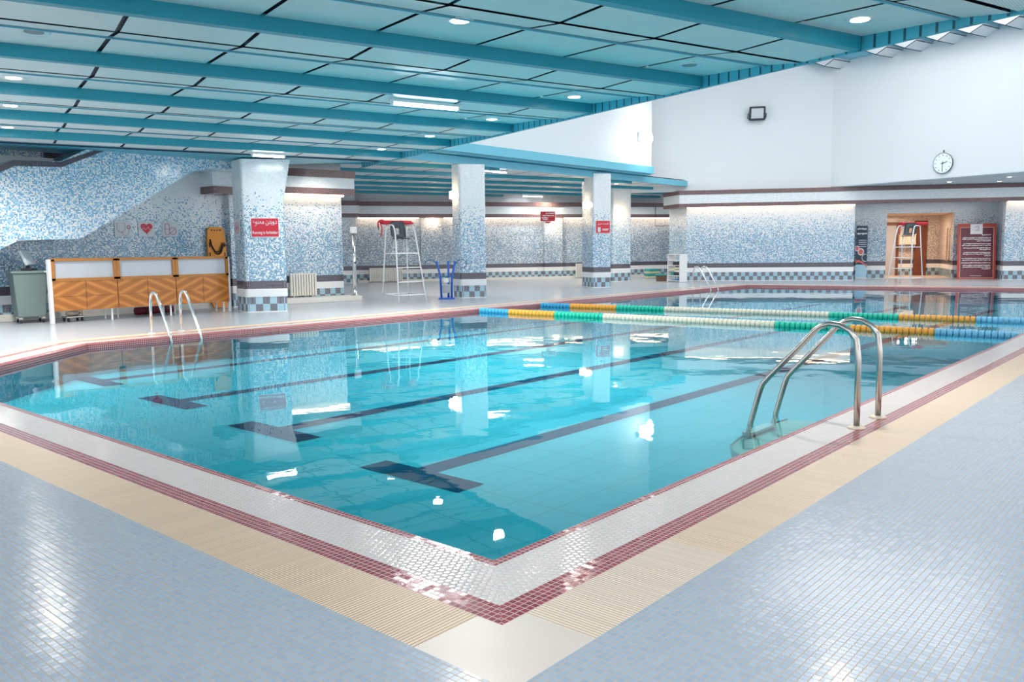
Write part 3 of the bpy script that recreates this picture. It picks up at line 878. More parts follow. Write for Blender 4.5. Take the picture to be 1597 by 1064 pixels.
# small sign round the corner of that column
la = math.atan2(16.01 - 16.68, 9.70 - 9.86); lp = (Vector((9.70, 16.01, 1.82)) + Vector((9.86, 16.68, 1.82))) / 2 + Vector((math.sin(la), -math.cos(la), 0)) * .02
t = thing('first_aid_sign', 'small pale sign with a red cross outline on the side of the running-sign column', 'sign', lp, la, 'first-aid signs')
MB().box((0, 0, 0), (.34, .012, .34), bev=.003).build('card', 'clear_card', t); stroke(t, 'ring_drawing', arc(0, 0, .12, 0, 350, 24), .006, 'ink_red', closed=True); stroke(t, 'cross_drawing', [(-.06, 0), (.06, 0)], .01, 'ink_red'); stroke(t, 'cross_drawing', [(0, -.06), (0, .06)], .01, 'ink_red')

c3a = math.radians(-30); c3d = Vector((math.cos(c3a), math.sin(c3a), 0)); c3n = Vector((math.sin(c3a), -math.cos(c3a), 0))
P = Vector((22.41, 15.96, 1.99)) + c3d * .345 + c3n * .015
t = plate_sign('depth_sign', 'red sign reading DEEP with a pale diver panel on the sconce column', P, c3a, .50, .40)
text_obj('persian_lettering', '\ufed6\ufbff\ufee4\ufecb \ufe96\ufee4\ufeb4\ufed7', .38, .09, 'sign_white', t, (0, -.009, .10), (RX, 0, 0), bold=.012)
text_obj('english_lettering', 'DEEP', .22, .065, 'sign_white', t, (.09, -.009, -.09), (RX, 0, 0), bold=.03)
MB().prism_y([(-.19, -.01), (-.09, -.01), (-.09, -.14), (-.07, -.14), (-.14, -.18), (-.21, -.14), (-.19, -.14)], -.0115, -.008).build('arrow_drawing', 'clear_card', t)
# sign hung from the aisle ceiling
P = Vector((23.93, 19.06, 2.47)); t = plate_sign('hanging_sign', 'red sign with white lettering hung on two wires from the aisle ceiling', P, math.radians(-33), .56, .34)
for dx in (-.18, .18): MB().tube([(dx, 0, .18), (dx, 0, 1.13)], .003, 5).build('wire', 'steel', t)
rs = random.Random(3)
for i, (z, w_) in enumerate(((.11, .34), (.03, .46), (-.05, .26), (-.11, .22))):
    mb = MB(); x = (.25 if i < 2 else .02) - w_
    while x < ((.25 if i < 2 else .02) - .03):
        l_ = rs.uniform(.03, .08); mb.box((x + l_ / 2, -.0105, z + rs.uniform(-.006, .006)), (l_ * .85, .003, rs.uniform(.025, .045))); x += l_
    mb.build('lettering', 'sign_white', t)
MB().prism_y([(-.14, -.19), (.14, -.19), (.05, -.25), (-.05, -.25)], -.006, .004).build('pointer', 'sign_red', t)

# ------------------------------------------------------------------ orange spine board
t = thing('spine_board', 'orange plastic spine board with black straps propped on the mosaic wall', 'stretcher', (10.13, 17.86, .02), 0, rot=(math.radians(-2.2), 0, 0))
b = bmesh.new(); W2 = .225
pl = [(-.16, 0), (.16, 0), (W2, .12), (W2, 1.55), (.205, 1.78), (.15, 1.86), (-.15, 1.86), (-.205, 1.78), (-W2, 1.55), (-W2, .12)]
mb = MB(); mb.prism_y(pl, -.03, .03); mb.build('board', 'orange', t)
for sx in (-1, 1):
    for z in (.5, 1.05, 1.22, 1.45): MB().box((sx * .185, -.031, z), (.028, .012, .11), bev=.004).build('hand_hole', 'black', t)
for dx in (-.11, -.04, .03, .1): MB().box((dx, -.031, 1.79), (.035, .012, .03), bev=.003).build('hand_hole', 'black', t)
MB().tube(fillet([(-.17, -.04, 1.58), (-.14, -.05, 1.40), (-.02, -.06, 1.22), (.08, -.06, 1.27), (.14, -.05, 1.45), (.2, -.06, 1.44)], .1), .019, 8).build('strap', 'black', t)
MB().tube(fillet([(-.15, -.05, 1.45), (-.06, -.06, 1.28), (.06, -.06, 1.30), (.13, -.06, 1.50)], .1), .014, 8).build('strap', 'black', t)

# ------------------------------------------------------------------ wooden counters in a row
CY = 16.60
names = ('wooden counter with diamond veneer and frosted pane, beside the grey-green bin', 'middle wooden counter of the row, diamond veneer under a frosted pane', 'wooden counter with diamond veneer, last of the row beside the running-sign column')


def counter(i, x):
    t = thing('wooden_counter', names[i], 'counter', (x, CY, 0), 0, 'row of veneered counters')
    w_ = 1.195
    fr = MB()
    fr.box((0, .02, 1.19), (w_, .06, .055)); fr.box((0, .02, .815), (w_, .06, .055))
    for sx in (-1, 1): fr.box((sx * (w_ / 2 - .03), .02, 1.0), (.06, .06, .40))
    fr.build('frame', 'oak', t)
    MB().box((0, .03, 1.0), (w_ - .11, .012, .33)).build('pane', 'frost', t)
    MB().box((0, .02, .515), (w_ - .01, .04, .57)).build('veneer_panel', 'veneer', t)
    gm = MB(); gm.box((0, -.001, .515), (.006, .006, .57)); gm.box((0, -.001, .50), (w_ - .01, .006, .005)); gm.build('panel_joint', 'brownwood', t)
    MB().box((0, .24, .97), (w_ - .04, .36, .03)).build('worktop', 'whitemetal', t)
    for sx in (-1, 1):
        if sx > 0: MB().box((sx * (w_ / 2 - .12), .05, .12), (.028, .028, .24)).build('leg', 'whitemetal', t)
        MB().box((sx * (w_ / 2 - .12), .36, .48), (.028, .028, .96)).build('leg', 'whitemetal', t)
    MB().box((0, .36, .26), (w_ - .2, .02, .06)).build('rail', 'whitemetal', t)
    if i == 0: MB().box((-w_ / 2 - .025, .05, .6), (.06, .1, 1.2), bev=.006).build('end_post', 'whitemetal', t)
    if i == 2: MB().box((w_ / 2 + .02, .05, .6), (.05, .09, 1.2), bev=.006).build('end_post', 'whitemetal', t)
    return t


for i, x in enumerate((6.64, 7.84, 9.04)): counter(i, x)

# ------------------------------------------------------------------ grey-green wheeled bin with a monitor on it
t = thing('wheeled_bin', 'grey-green tapered plastic bin on casters behind the counter end', 'bin', (5.90, 17.40, 0), math.radians(-8))
MB().box((0, 0, .53), (.58, .52, .84), taper=.82, bev=.025).build('body', 'sage', t)
MB().box((0, 0, .965), (.64, .58, .05), bev=.015).build('rim', 'sage', t)
for sx in (-1, 1):
    for sy in (-1, 1):
        cs = MB(); cs.cyl((sx * .19, sy * .15, .09), (sx * .19, sy * .15, .125), .02, 10); cs.box((sx * .19, sy * .15, .085), (.05, .06, .05)); c = cs.build('caster', 'steel', t)
        MB().lathe([(.012, -.014), (.045, -.014), (.045, .014), (.012, .014)], (sx * .19, sy * .15, .045), 14, Matrix.Rotation(PI / 2, 4, 'Y')).build('wheel', 'darkgrey', c)
t = thing('monitor', 'grey tilted monitor standing on the grey-green bin', 'monitor', (5.92, 17.35, .995), math.radians(48))
MB().box((0, 0, .02), (.24, .2, .04), bev=.01).build('base', 'darkgrey', t); MB().box((0, .02, .06), (.07, .05, .08)).build('stem', 'darkgrey', t)
MB().box((0, .02, .235), (.34, .06, .30), Matrix.Rotation(math.radians(-24), 4, 'X') , bev=.015).build('housing', 'soffit', t)
MB().box((0, -.013, .222), (.29, .006, .24), Matrix.Rotation(math.radians(-24), 4, 'X')).build('screen', 'clear_card', t)

# ------------------------------------------------------------------ little cart and rolled mat under the counters
t = thing('equipment_trolley', 'small low trolley with brass fittings under the wooden counter', 'trolley', (6.52, 17.0, 0), math.radians(5))
MB().box((0, 0, .085), (.34, .22, .03), bev=.006).build('tray', 'steel', t)
for sx in (-1, 1):
    for sy in (-1, 1): MB().lathe([(.01, -.012), (.04, -.012), (.04, .012), (.01, .012)], (sx * .13, sy * .09, .04), 14, Matrix.Rotation(PI / 2, 4, 'Y')).build('wheel', 'darkgrey', t)
MB().tube([(-.12, 0, .15), (.10, 0, .15)], .05, 12).build('cylinder', 'cream', t)
MB().tube(fillet([(-.14, -.09, .10), (-.14, -.09, .21), (.14, -.09, .21), (.14, -.09, .10)], .04), .01, 8).build('handle', 'brass', t)
MB().tube([(.10, 0, .15), (.15, 0, .15)], [.03, .02], 10).build('valve', 'brass', t)
t = thing('rolled_mat', 'maroon rolled mat lying under the middle counter', 'mat', (8.35, 17.45, .0), math.radians(4))
sp = [(.002 + .0098 * a / 2 * math.cos(a), .085 + .0098 * a / 2 * math.sin(a)) for a in [k * .35 for k in range(48)]]
MB().tube([(-.42, 0, .085), (-.415, 0, .085), (.415, 0, .085), (.42, 0, .085)], [.06, .082, .082, .06], 20).build('roll', 'maroon', t)
for dx in (-.22, .22): MB().tube([(dx - .015, 0, .085), (dx + .015, 0, .085)], .0845, 20).build('strap', 'black', t)

# ------------------------------------------------------------------ radiators


def radiator(label, P, rz, L, h, z):
    t = thing('radiator', label, 'radiator', (P[0], P[1], z), rz, 'cream radiators')
    nn = max(6, int(L / .07)); mb = MB()
    for k in range(nn): mb.box((-L / 2 + (k + .5) * L / nn, 0, h / 2 + .03), (L / nn * .8, .09, h - .02), bev=.012)
    mb.build('fins', 'creamrad', t)
    MB().box((0, .01, h + .01), (L, .08, .03), bev=.008).build('top_grille', 'creamrad', t)
    MB().box((0, .01, .05), (L, .05, .03)).build('lower_rail', 'creamrad', t)
    for sx in (-1, 1): MB().box((sx * L * .35, .02, .025), (.03, .05, .05)).build('foot', 'whitemetal', t)
    return t


P = cw(.31, -.12); radiator('cream ribbed radiator on the plinth beside the running-sign column', P, ca, .72, .58, .131)
P = far_pt(-2.15, -.42); radiator('cream ribbed radiator on the aisle back wall behind the lifeguard chair', P, math.radians(-33), 1.36, .56, .0)
P = far_pt(6.35, -.40); t = radiator('narrow cream radiator on the aisle back wall beside the DEEP sign column', P, math.radians(-33), .42, .6, .0)

# ------------------------------------------------------------------ chrome shower post
P = cw(1.62, -.40); t = thing('shower_post', 'chrome shower post with a bright square head on the plinth end', 'shower', (P[0], P[1], .131), ca)
MB().lathe([(.10, 0), (.10, .02), (.05, .05), (.045, .2)], seg=20).build('base', 'chrome', t); MB().tube([(0, 0, .19), (0, 0, 1.62)], .05, 16).build('post', 'chrome', t)
MB().box((0, -.02, 1.70), (.15, .13, .17), bev=.02).build('head', 'whitemetal', t); MB().tube([(0, 0, .86), (0, -.075, .86)], .022, 10).build('push_button', 'black', t)

# ------------------------------------------------------------------ lifeguard chairs


def lifeguard_chair(label, loc, rz):
    """front faces -y; feet 0.77 x 0.98"""
    t = thing('lifeguard_chair', label, 'chair', loc, rz, 'tall lifeguard chairs')
    fy, by = -.49, .49
    for sx in (-1, 1):
        x0, xt = sx * .385, sx * .27
        pts = fillet([(x0, fy, 0), (xt * 1.02, -.16, 1.72), (xt, -.06, 1.93), (xt, .34, 1.93)], .16, 8)
        MB().tube(pts, .019, 10).build('front_leg', 'whitemetal', t)
        MB().tube(fillet([(sx * .375, by, 0), (sx * .28, .34, 1.90), (xt, .33, 1.93)], .03, 4), .019, 10).build('rear_leg', 'whitemetal', t)
        f0 = lambda z: Vector((x0 + (xt * 1.02 - x0) * z / 1.72, fy + (-.16 - fy) * z / 1.72, z)); r0 = lambda z: Vector((sx * (.375 - .095 * z / 1.9), by - .15 * z / 1.9, z))
        MB().tube([f0(.19), r0(.19)], .013, 8).build('side_rail', 'whitemetal', t)
        MB().tube([f0(1.22), r0(1.22)], .014, 8).build('side_rail', 'whitemetal', t)
        MB().tube([(sx * .17, .0, 1.22), (sx * .12, .06, 1.61)], .011, 8).build('seat_strut', 'whitemetal', t)
        MB().tube([(sx * .17, .25, 1.22), (sx * .12, .22, 1.61)], .011, 8).build('seat_strut', 'whitemetal', t)
    fx = lambda z: .385 - (.385 - .275) * z / 1.72
    fyz = lambda z: fy + (-.16 - fy) * z / 1.72
    for z in (.19, .515, .87): MB().tube([(-fx(z), fyz(z), z), (fx(z), fyz(z), z)], .014, 8).build('rung', 'whitemetal', t)
    MB().box((0, fyz(1.22) + .06, 1.225), (fx(1.22) * 2, .16, .03), bev=.006).build('foot_rest', 'whitemetal', t)
    MB().tube([(-.36, .46, .19), (.36, .46, .19)], .013, 8).build('rear_rail', 'whitemetal', t)
    # moulded shell
    b = bmesh.new(); rows = []
    prof = [(-.12, 1.625), (-.09, 1.635), (.08, 1.615), (.20, 1.62), (.255, 1.70), (.285, 1.86), (.30, 2.0), (.302, 2.03)]
    for y, z in prof:
        hw = .21 if z < 1.9 else .195 if z < 2.02 else .15
        rows.append([b.verts.new((hw * x, y - .03 * abs(x) ** 3 * (1 if z > 1.65 else 0), z + .025 * abs(x) ** 3 * (1 if z < 1.65 else 0))) for x in (-1, -.6, -.2, .2, .6, 1)])
    for A, B in zip(rows, rows[1:]):
        for k in range(5):
            if (A, k) == (rows[4], 2): continue          # lumbar slot
            f = b.faces.new((A[k], A[k + 1], B[k + 1], B[k])); f.smooth = True
    ext = bmesh.ops.solidify(b, geom=b.faces[:], thickness=.014)
    mb = MB(); mb.merge(b); mb.build('seat_shell', 'grey', t)
    MB().box((0, .08, 1.595), (.36, .30, .025), bev=.006).build('seat_plate', 'darkgrey', t)
    return t


def rescue_tube(label, loc, rz):
    t = thing('rescue_tube', label, 'rescue tube', loc, rz, 'red rescue tubes')
    MB().tube([(-.40, 0, 0), (-.36, 0, 0), (.42, 0, 0), (.50, 0, -.01)], [.03, .055, .055, .02], 12).build('foam', 'red_foam', t)
    MB().tube(fillet([(-.40, 0, 0), (-.47, -.04, .02), (-.42, -.06, .03), (-.34, -.03, .05), (-.42, .03, .06), (-.5, 0, .0), (-.49, -.02, -.12)], .05), .02, 8).build('tow_strap', 'red_foam', t)
    MB().tube(fillet([(-.44, -.02, .0), (-.40, -.05, -.15), (-.42, -.04, -.30), (-.44, -.03, -.36)], .06), .016, 8).build('shoulder_loop', 'red_foam', t)
    MB().tube([(-.49, -.02, -.10), (-.49, -.02, -.18)], .014, 8).build('buckle', 'black', t)
    return t


chA = Vector((14.055, 15.87, 0)); ra = math.radians(-15)
lifeguard_chair('white lifeguard chair with grey seat standing in front of the aisle', chA, ra)
p = chA + Matrix.Rotation(ra, 3, 'Z') @ Vector((0, .36, 2.00)); rescue_tube('red rescue tube lying across the arms of the lifeguard chair by the aisle', p, ra)
chB = Vector((29.88, 8.41, 0)); rb = math.radians(-98)
lifeguard_chair('white lifeguard chair with grey seat standing before the doorway recess', chB, rb)
p = chB + Matrix.Rotation(rb, 3, 'Z') @ Vector((.04, .36, 2.00)); rescue_tube('red rescue tube lying across the lifeguard chair before the doorway recess', p, rb)

# ------------------------------------------------------------------ blue equipment stand
t = thing('equipment_stand', 'blue steel stand with wire hoops and a white bucket beside the column', 'stand', (15.45, 15.75, 0), math.radians(-48))
MB().box((0, 0, .02), (.42, .30, .04), bev=.008).build('base', 'blue_steel', t)
for x in (-.17, .06, .17):
    MB().tube([(x * .8, .05 if x == .06 else -.02, .04), (x * .9, .05 if x == .06 else -.02, .6), (x * (1.45 if x != .06 else 1), .05 if x == .06 else -.02, 1.0)], .028, 8).build('upright', 'blue_steel', t)
for x, sgn in ((-.25, -1), (.25, 1)):
    MB().tube([(x + sgn * (.02 + .14 * (1 - math.cos(a))), -.03, .93 + .11 * math.sin(a)) for a in [k * .4 for k in range(13)]], .011, 8).build('hoop', 'navy_wire', t)
    MB().tube([(x * .75 + sgn * (.02 + .07 * (1 - math.cos(a))), -.03, .62 - .05 * math.sin(a)) for a in [k * .4 for k in range(9)]], .009, 8).build('hook', 'navy_wire', t)
for z in (.60, .38): MB().tube([(-.15, -.03, z), (.15, -.03, z)], .012, 8).build('crossbar', 'navy_wire', t)
MB().lathe([(.085, .17), (.115, .37), (.12, .37), (.12, .385), (.10, .385)], (0, -.10, 0), 18).build('bucket', 'bucket', t)
MB().box((0, -.05, .50), (.14, .06, .12), bev=.01).build('dispenser', 'bucket', t)

# ------------------------------------------------------------------ white shelf with kickboards
sf = Vector((27.42, 15.59, 0)); se = Vector((27.70, 16.28, 0)); sang = math.atan2(sf.y - se.y, sf.x - se.x)
t = thing('open_shelf', 'white open shelf unit holding swim gear beside the end wall', 'shelf', (sf + se) / 2, sang)
LW = (sf - se).length
for sx in (-1, 1): MB().box((sx * (LW / 2 - .015), .17, .53), (.03, .34, 1.04)).build('side_panel', 'whitemetal', t)
for z in (.05, .24, .43, .62, .81, 1.03): MB().box((0, .17, z), (LW - .06, .33, .022)).build('shelf', 'whitemetal', t)
sh = lambda x, y, z: (Matrix.Translation((sf + se) / 2) @ Matrix.Rotation(sang, 4, 'Z') @ Vector((x, y, z)))
for nm, mt, x, z, sz, lb in (('storage_box', 'darkgrey', .06, .631, (.34, .22, .13), 'dark box on the middle shelf of the white unit'), ('storage_box', 'darkgrey', .1, .251, (.30, .22, .10), 'dark box on the second shelf from the floor of the white unit'),
                             ('kickboard', 'foam_blue', .02, .061, (.36, .26, .04), 'blue kickboard on the lowest shelf of the white unit'), ('kickboard', 'foam_cream', -.12, .441, (.30, .26, .06), 'cream kickboard on a shelf of the white unit'),
                             ('pull_buoy', 'foam_green', -.16, .251, (.16, .2, .11), 'green foam float in the white shelf unit')):
    o = MB().box((0, 0, sz[2] / 2), sz, bev=.015).build(nm, mt); o.location = sh(x, .15, z); o.rotation_euler = (0, 0, sang); tag(o, lb, {'storage_box': 'box', 'kickboard': 'kickboard', 'pull_buoy': 'float'}[nm])
# foam boards on the floor beyond, and a crate
zz = 0.0
for i, (mt, nm_) in enumerate((('foam_cream', 'cream'), ('foam_green', 'green'), ('foam_cream', 'cream'), ('foam_green', 'green'))):
    o = MB().box((0, 0, .05), (.58, .38, .10), bev=.03).build('kickboard', mt); o.location = (30.55, 18.7, zz); o.rotation_euler = (0, 0, math.radians(-40 + 6 * i)); zz += .101
    tag(o, ('bottom cream', 'green second from the floor', 'cream second from the top', 'top green')[i] + ' foam board of the pile on the aisle floor', 'kickboard', 'pile of foam boards')
t = thing('crate', 'small brown crate on the floor beside the white shelf unit', 'crate', (28.1, 16.78, 0), math.radians(-30))
MB().box((0, 0, .11), (.34, .28, .22), bev=.01, taper=.92).build('body', 'crate', t); o = MB().box((0, 0, 0), (.40, .3, .05), bev=.02).build('kickboard', 'foam_green'); o.location = (28.1, 16.78, .245); o.rotation_euler = (0, 0, -.4); tag(o, 'green foam board lying on the brown crate', 'kickboard')
# cable loop on the aisle wall
o = MB().tube([far_pt(9.95, -.38, 3.1), far_pt(9.95, -.38, 2.25), far_pt(11.3, -.38, 2.29)], .012, 6).build('cable', 'black'); tag(o, 'black cable hanging down the cornice of the aisle back wall', 'cable')

# ------------------------------------------------------------------ pool ladders
PROFILE = [(-.255, 0), (-.252, .55)] + [(-.235, .64), (-.185, .70), (-.115, .735), (-.04, .742), (.02, .722), (.07, .684), (.125, .614)] + [(.43, .285), (.455, .255), (.475, .205), (.545, -.065), (.60, -.26), (.60, -.44)]


def pool_ladder(label, loc, rz, width, mat='steel', flange='cream', profile=PROFILE):
    """x along the pool edge, y towards the water, origin on the lip line"""
    t = thing('pool_ladder', label, 'ladder', loc, rz, 'steel pool ladders')
    for x in (-width / 2, width / 2):
        pts = [Vector((x, y, z)) for y, z in profile]; sm = [pts[0]]
        for i in range(1, len(pts) - 1):
            sm.append(pts[i] * .8 + (pts[i - 1] + pts[i + 1]) * .1)
        sm.append(pts[-1])
        MB().tube(sm, .0215, 14).build('rail', mat, t)
        MB().lathe([(.062, .0005), (.062, .010), (.045, .018), (.024, .020)], (x, profile[0][0], 0), 22).build('flange', flange, t)
    for y, z in ((profile[-3][0] + .035, -.16), (profile[-2][0], -.34)): MB().box((0, y, z), (width - .03, .09, .025), bev=.006).build('tread', 'whitemetal', t)
    return t


nl = pool_ladder('steel pool ladder on the hexagon-tiled edge with tall arched rails', (6.235, 2.228, 0), 0, .47)
curve = [(-.82, .07), (-.84, .22), (-.80, .36), (-.70, .47), (-.55, .555), (-.30, .61), (0, .64), (.35, .645), (.62, .61)]
MB().prism(curve + [(.84, .07)][:1], -.24, -.19).build('platform', plain('pale_green_step', (.36, .58, .55), .5), nl)
MB().tube([(x, y, -.19) for x, y in curve], .011, 8).build('platform_rim', 'steel', nl)
far_prof = [(-.57, 0), (-.565, .52), (-.54, .62), (-.49, .665), (-.42, .675), (-.36, .655), (-.31, .60), (-.02, .10), (0.03, .03), (.075, -.06), (.10, -.22), (.10, -.44)]
lad = pool_ladder('steel pool ladder standing in front of the wooden counters', (6.49, 12.6, 0), PI, .50, 'chrome', 'whitemetal', far_prof)
copy_thing(lad, (24.25, 12.6, 0), PI, 'small steel pool ladder at the deep end by the white shelf')

# ------------------------------------------------------------------ lane ropes


def lane_rope(label, A, B, cuts, cols):
    A, B = Vector(A), Vector(B); L = (B - A).length; d = (B - A).normalized(); a = math.atan2(d.y, d.x)
    t = thing('lane_rope', label, 'lane rope', A, a, 'lane ropes')
    MB().tube([(0, 0, 0), (L, 0, 0)], .008, 6).build('cable', 'steel', t)
    for (s0, s1), c in zip(zip(cuts, cuts[1:]), cols):
        mb = MB(); nn = max(3, int((s1 - s0) * L / .085)); st_ = (s1 - s0) * L / nn
        for k in range(nn):
            x = s0 * L + (k + .5) * st_
            mb.lathe([(.02, -.040), (.055, -.036), (.074, -.018), (.060, -.004), (.060, .004), (.074, .018), (.055, .036), (.02, .040)], (x, 0, 0), 12, Matrix.Rotation(PI / 2, 4, 'Y'))
        mb.build('float_section', c, t)
    return t


cuts = (0.004, .082, .198, .31, .645, .765, .888, .996)
cols = ('rope_blue', 'rope_orange', 'rope_green', 'rope_white', 'rope_green', 'rope_orange', 'rope_sky')
lane_rope('lane rope of coloured floats nearer the arched pool ladder', (13.27, 12.53, -.05), (13.98, 2.30, -.05), cuts, cols)
lane_rope('second lane rope of coloured floats, the one towards the end wall', (15.40, 12.53, -.05), (16.72, 2.30, -.05), cuts, cols)

# ------------------------------------------------------------------ rules board and banner in the recess
t = thing('rules_board', 'tall maroon rules board with white text leaning on the recess wall', 'board', on_wall(6.02, .95, .0), math.radians(-60))
t.rotation_euler = (math.radians(-5), 0, math.radians(-60))
MB().box((0, 0, 1.03), (1.32, .04, 2.06), bev=.006).build('panel', 'board_edge', t); MB().box((0, -.021, .98), (1.12, .006, 1.86)).build('face', 'board_maroon', t)
fm = MB()
for sx in (-1, 1): fm.box((sx * .57, -.022, .98), (.012, .008, 1.88))
for z in (.04, 1.92): fm.box((0, -.022, z), (1.15, .008, .012))
fm.build('border_line', 'cream', t)
MB().box((-.02, -.026, 1.86), (.42, .008, .38)).build('emblem_card', 'sign_white', t)
stroke(t, 'emblem', [(-.08, 1.92), (-.02, 1.96), (.06, 1.94), (.05, 1.88), (-.08, 1.80), (.08, 1.82)], .012, 'ink_pink', -.032)
z = 1.64; k = 0
widths = (.28, .92, .95, .48, .93, .94, .93, .38, .93, .94, .2, .95, .95, .95, .95, .95, .28)
for k, w_ in enumerate(widths):
    mb = MB(); x = .48
    while x > .48 - w_:
        l_ = rs.uniform(.025, .07); mb.box((x - l_ / 2, -.026, z + rs.uniform(-.007, .007)), (l_ * .86, .004, rs.uniform(.018, .036))); x -= l_
    mb.build('text_line', 'sign_white', t); z -= .064 + (.034 if k in (0, 3, 5, 7, 10, 12, 13) else 0)
mb = MB(); x = -.2
for i in range(8): mb.box((x + .05 * i, -.026, .12), (.038, .004, .022))
mb.build('text_line', 'cream', t)
t = thing('roll_up_banner', 'narrow dark roll-up banner with white lettering and red circles in the recess', 'banner', on_wall(1.98, 1.08, 0), math.radians(-60))
t.scale = (.82, 1, 1)
MB().box((0, 0, .04), (.52, .16, .08), bev=.01).build('base', 'clear_card', t)
MB().box((0, 0, 1.30), (.50, .012, 1.48)).build('printed_sheet', 'navy_print', t)
MB().box((0, 0, .34), (.50, .012, .54)).build('lower_print', 'skyprint', t); MB().tube([(0, .03, .08), (0, .03, 2.03)], .012, 8).build('pole', 'steel', t)
MB().prism_y([(-.25, .60), (-.25, .73), (-.12, .74), (.05, .68), (.25, .52), (.25, .45), (.1, .58), (-.1, .66)], -.010, -.006).build('print_sweep', 'coral', t)
for (x, z, r) in ((-.2, 1.18, .09), (-.03, 1.05, .12)):
    MB().lathe([(r * 1.15, -.002), (r * 1.15, .002)], (x, -.008, z), 20, Matrix.Rotation(PI / 2, 4, 'X')).build('print_ring', 'sign_white', t); MB().lathe([(r * .85, -.002), (r * .85, .002)], (x, -.011, z), 20, Matrix.Rotation(PI / 2, 4, 'X')).build('print_circle', 'coral', t)
stroke(t, 'print_swirl', arc(.17, .82, .14, 70, 290), .012, 'sign_white', -.010)
for z, h_ in ((1.92, .07), (1.74, .07)):
    mb = MB(); x = -.22
    while x < .2: l_ = rs.uniform(.03, .08); mb.box((x + l_ / 2, -.009, z + rs.uniform(-.01, .01)), (l_ * .85, .004, h_ * rs.uniform(.5, 1))); x += l_
    mb.build('headline', 'sign_white', t)
for z in (1.49, 1.41, 1.33, 1.25): MB().box((.03, -.009, z), (.34, .004, .025)).build('text_line', 'clear_card', t)

# ------------------------------------------------------------------ wall clock, floodlights
cl = K + dn * 4.33 - gx * .03
t = thing('wall_clock', 'round white wall clock with a grey rim high on the white wall', 'clock', (cl.x, cl.y, 3.93), math.radians(-17 - 90))
rY = Matrix.Rotation(PI / 2, 4, 'X')
MB().lathe([(.32, -.03), (.325, .02), (.335, .035), (.322, .045), (.312, .03)], (0, 0, 0), 40, rY).build('rim', 'grey', t); MB().lathe([(.314, -.02), (.314, .036)], (0, 0, 0), 40, rY).build('face', 'clockface', t)
for k in range(12):
    a = k * PI / 6; mb = MB(); mb.box((0, 0, 0), (.014, .004, .05)); bmesh.ops.transform(mb.bm, matrix=Matrix.Rotation(-a, 4, 'Y') @ Matrix.Translation((0, -.038, .255)), verts=mb.bm.verts); mb.build('hour_mark', 'darkgrey', t)
for nm, a, L_, w_ in (('hour_hand', 75, .16, .022), ('minute_hand', 182, .24, .016)):
    mb = MB(); mb.box((0, 0, L_ / 2 - .03), (w_, .004, L_ + .06)); bmesh.ops.transform(mb.bm, matrix=Matrix.Translation((0, -.043, 0)) @ Matrix.Rotation(math.radians(a), 4, 'Y'), verts=mb.bm.verts); mb.build(nm, 'darkgrey', t)
MB().box((0, 0, .385), (.03, .02, .07)).build('hook', 'darkgrey', t)

P = on_wall(-2.1, -.02, 6.2); t = thing('floodlight', 'square black floodlight switched off on the high white wall', 'floodlight', P, math.radians(-60 - 0))
MB().box((0, -.20, .0), (.58, .16, .50), Matrix.Rotation(math.radians(12), 4, 'X'), bev=.03).build('housing', 'darkgrey', t)
MB().box((0, -.285, -.01), (.44, .02, .36), Matrix.Rotation(math.radians(12), 4, 'X'), bev=.01).build('glass', 'clear_card', t)
MB().tube(fillet([(-.32, -.20, 0), (-.32, -.02, -.16), (.32, -.02, -.16), (.32, -.20, 0)], .05), .018, 8).build('bracket', 'darkgrey', t)
t = thing('floodlight', 'lit floodlight glowing white on the wall above the blue fascia', 'floodlight', (24.85, 15.70, 5.02), 0)
MB().box((0, -.02, 0), (.14, .06, .14)).build('bracket', 'whitemetal', t); MB().box((0, -.10, .03), (.46, .12, .36), bev=.02).build('housing', 'whitemetal', t)
MB().lathe([(.02, -.30), (.16, -.26), (.225, -.14), (.235, .0), (.20, .03)], (0, -.16, 0), 24, Matrix.Rotation(PI / 2, 4, 'X') @ Matrix.Translation((0, 0, .16))).build('glass', 'flood', t)
for zz_, pw in ((4.75, 26), (5.3, 9)):
    l = bpy.data.lights.new('floodlight_beam', 'POINT'); l.energy = pw; l.color = (.97, .98, 1); l.shadow_soft_size = .12; o = bpy.data.objects.new('floodlight_beam', l); C.objects.link(o); o.location = (24.75, 15.2, zz_)

# ------------------------------------------------------------------ ceiling lamps
LG = 'recessed ceiling downlights'


def downlight(label, x, y, z, r=.10, power=26, col=(1, .93, .84), lit=True, group=LG):
    t = thing('downlight', label, 'downlight', (x, y, z), 0, group)
    MB().lathe([(r * .8, .0), (r * 1.25, -.012), (r * 1.3, -.004), (r * 1.3, .01), (r * .8, .012)], seg=24).build('ring', 'whitemetal', t)
    MB().lathe([(r * .8, -.006), (r * .8, .006)], seg=24).build('lens', 'lens' if lit else 'grey', t)
    if power:
        l = bpy.data.lights.new('downlight_or_fill', 'SPOT'); l.energy = power * 19; l.color = col; l.spot_size = math.radians(150); l.spot_blend = .9; l.shadow_soft_size = .09
        lo = bpy.data.objects.new('downlight_or_fill', l); C.objects.link(lo); lo.location = (x, y, z - .03)
    return t


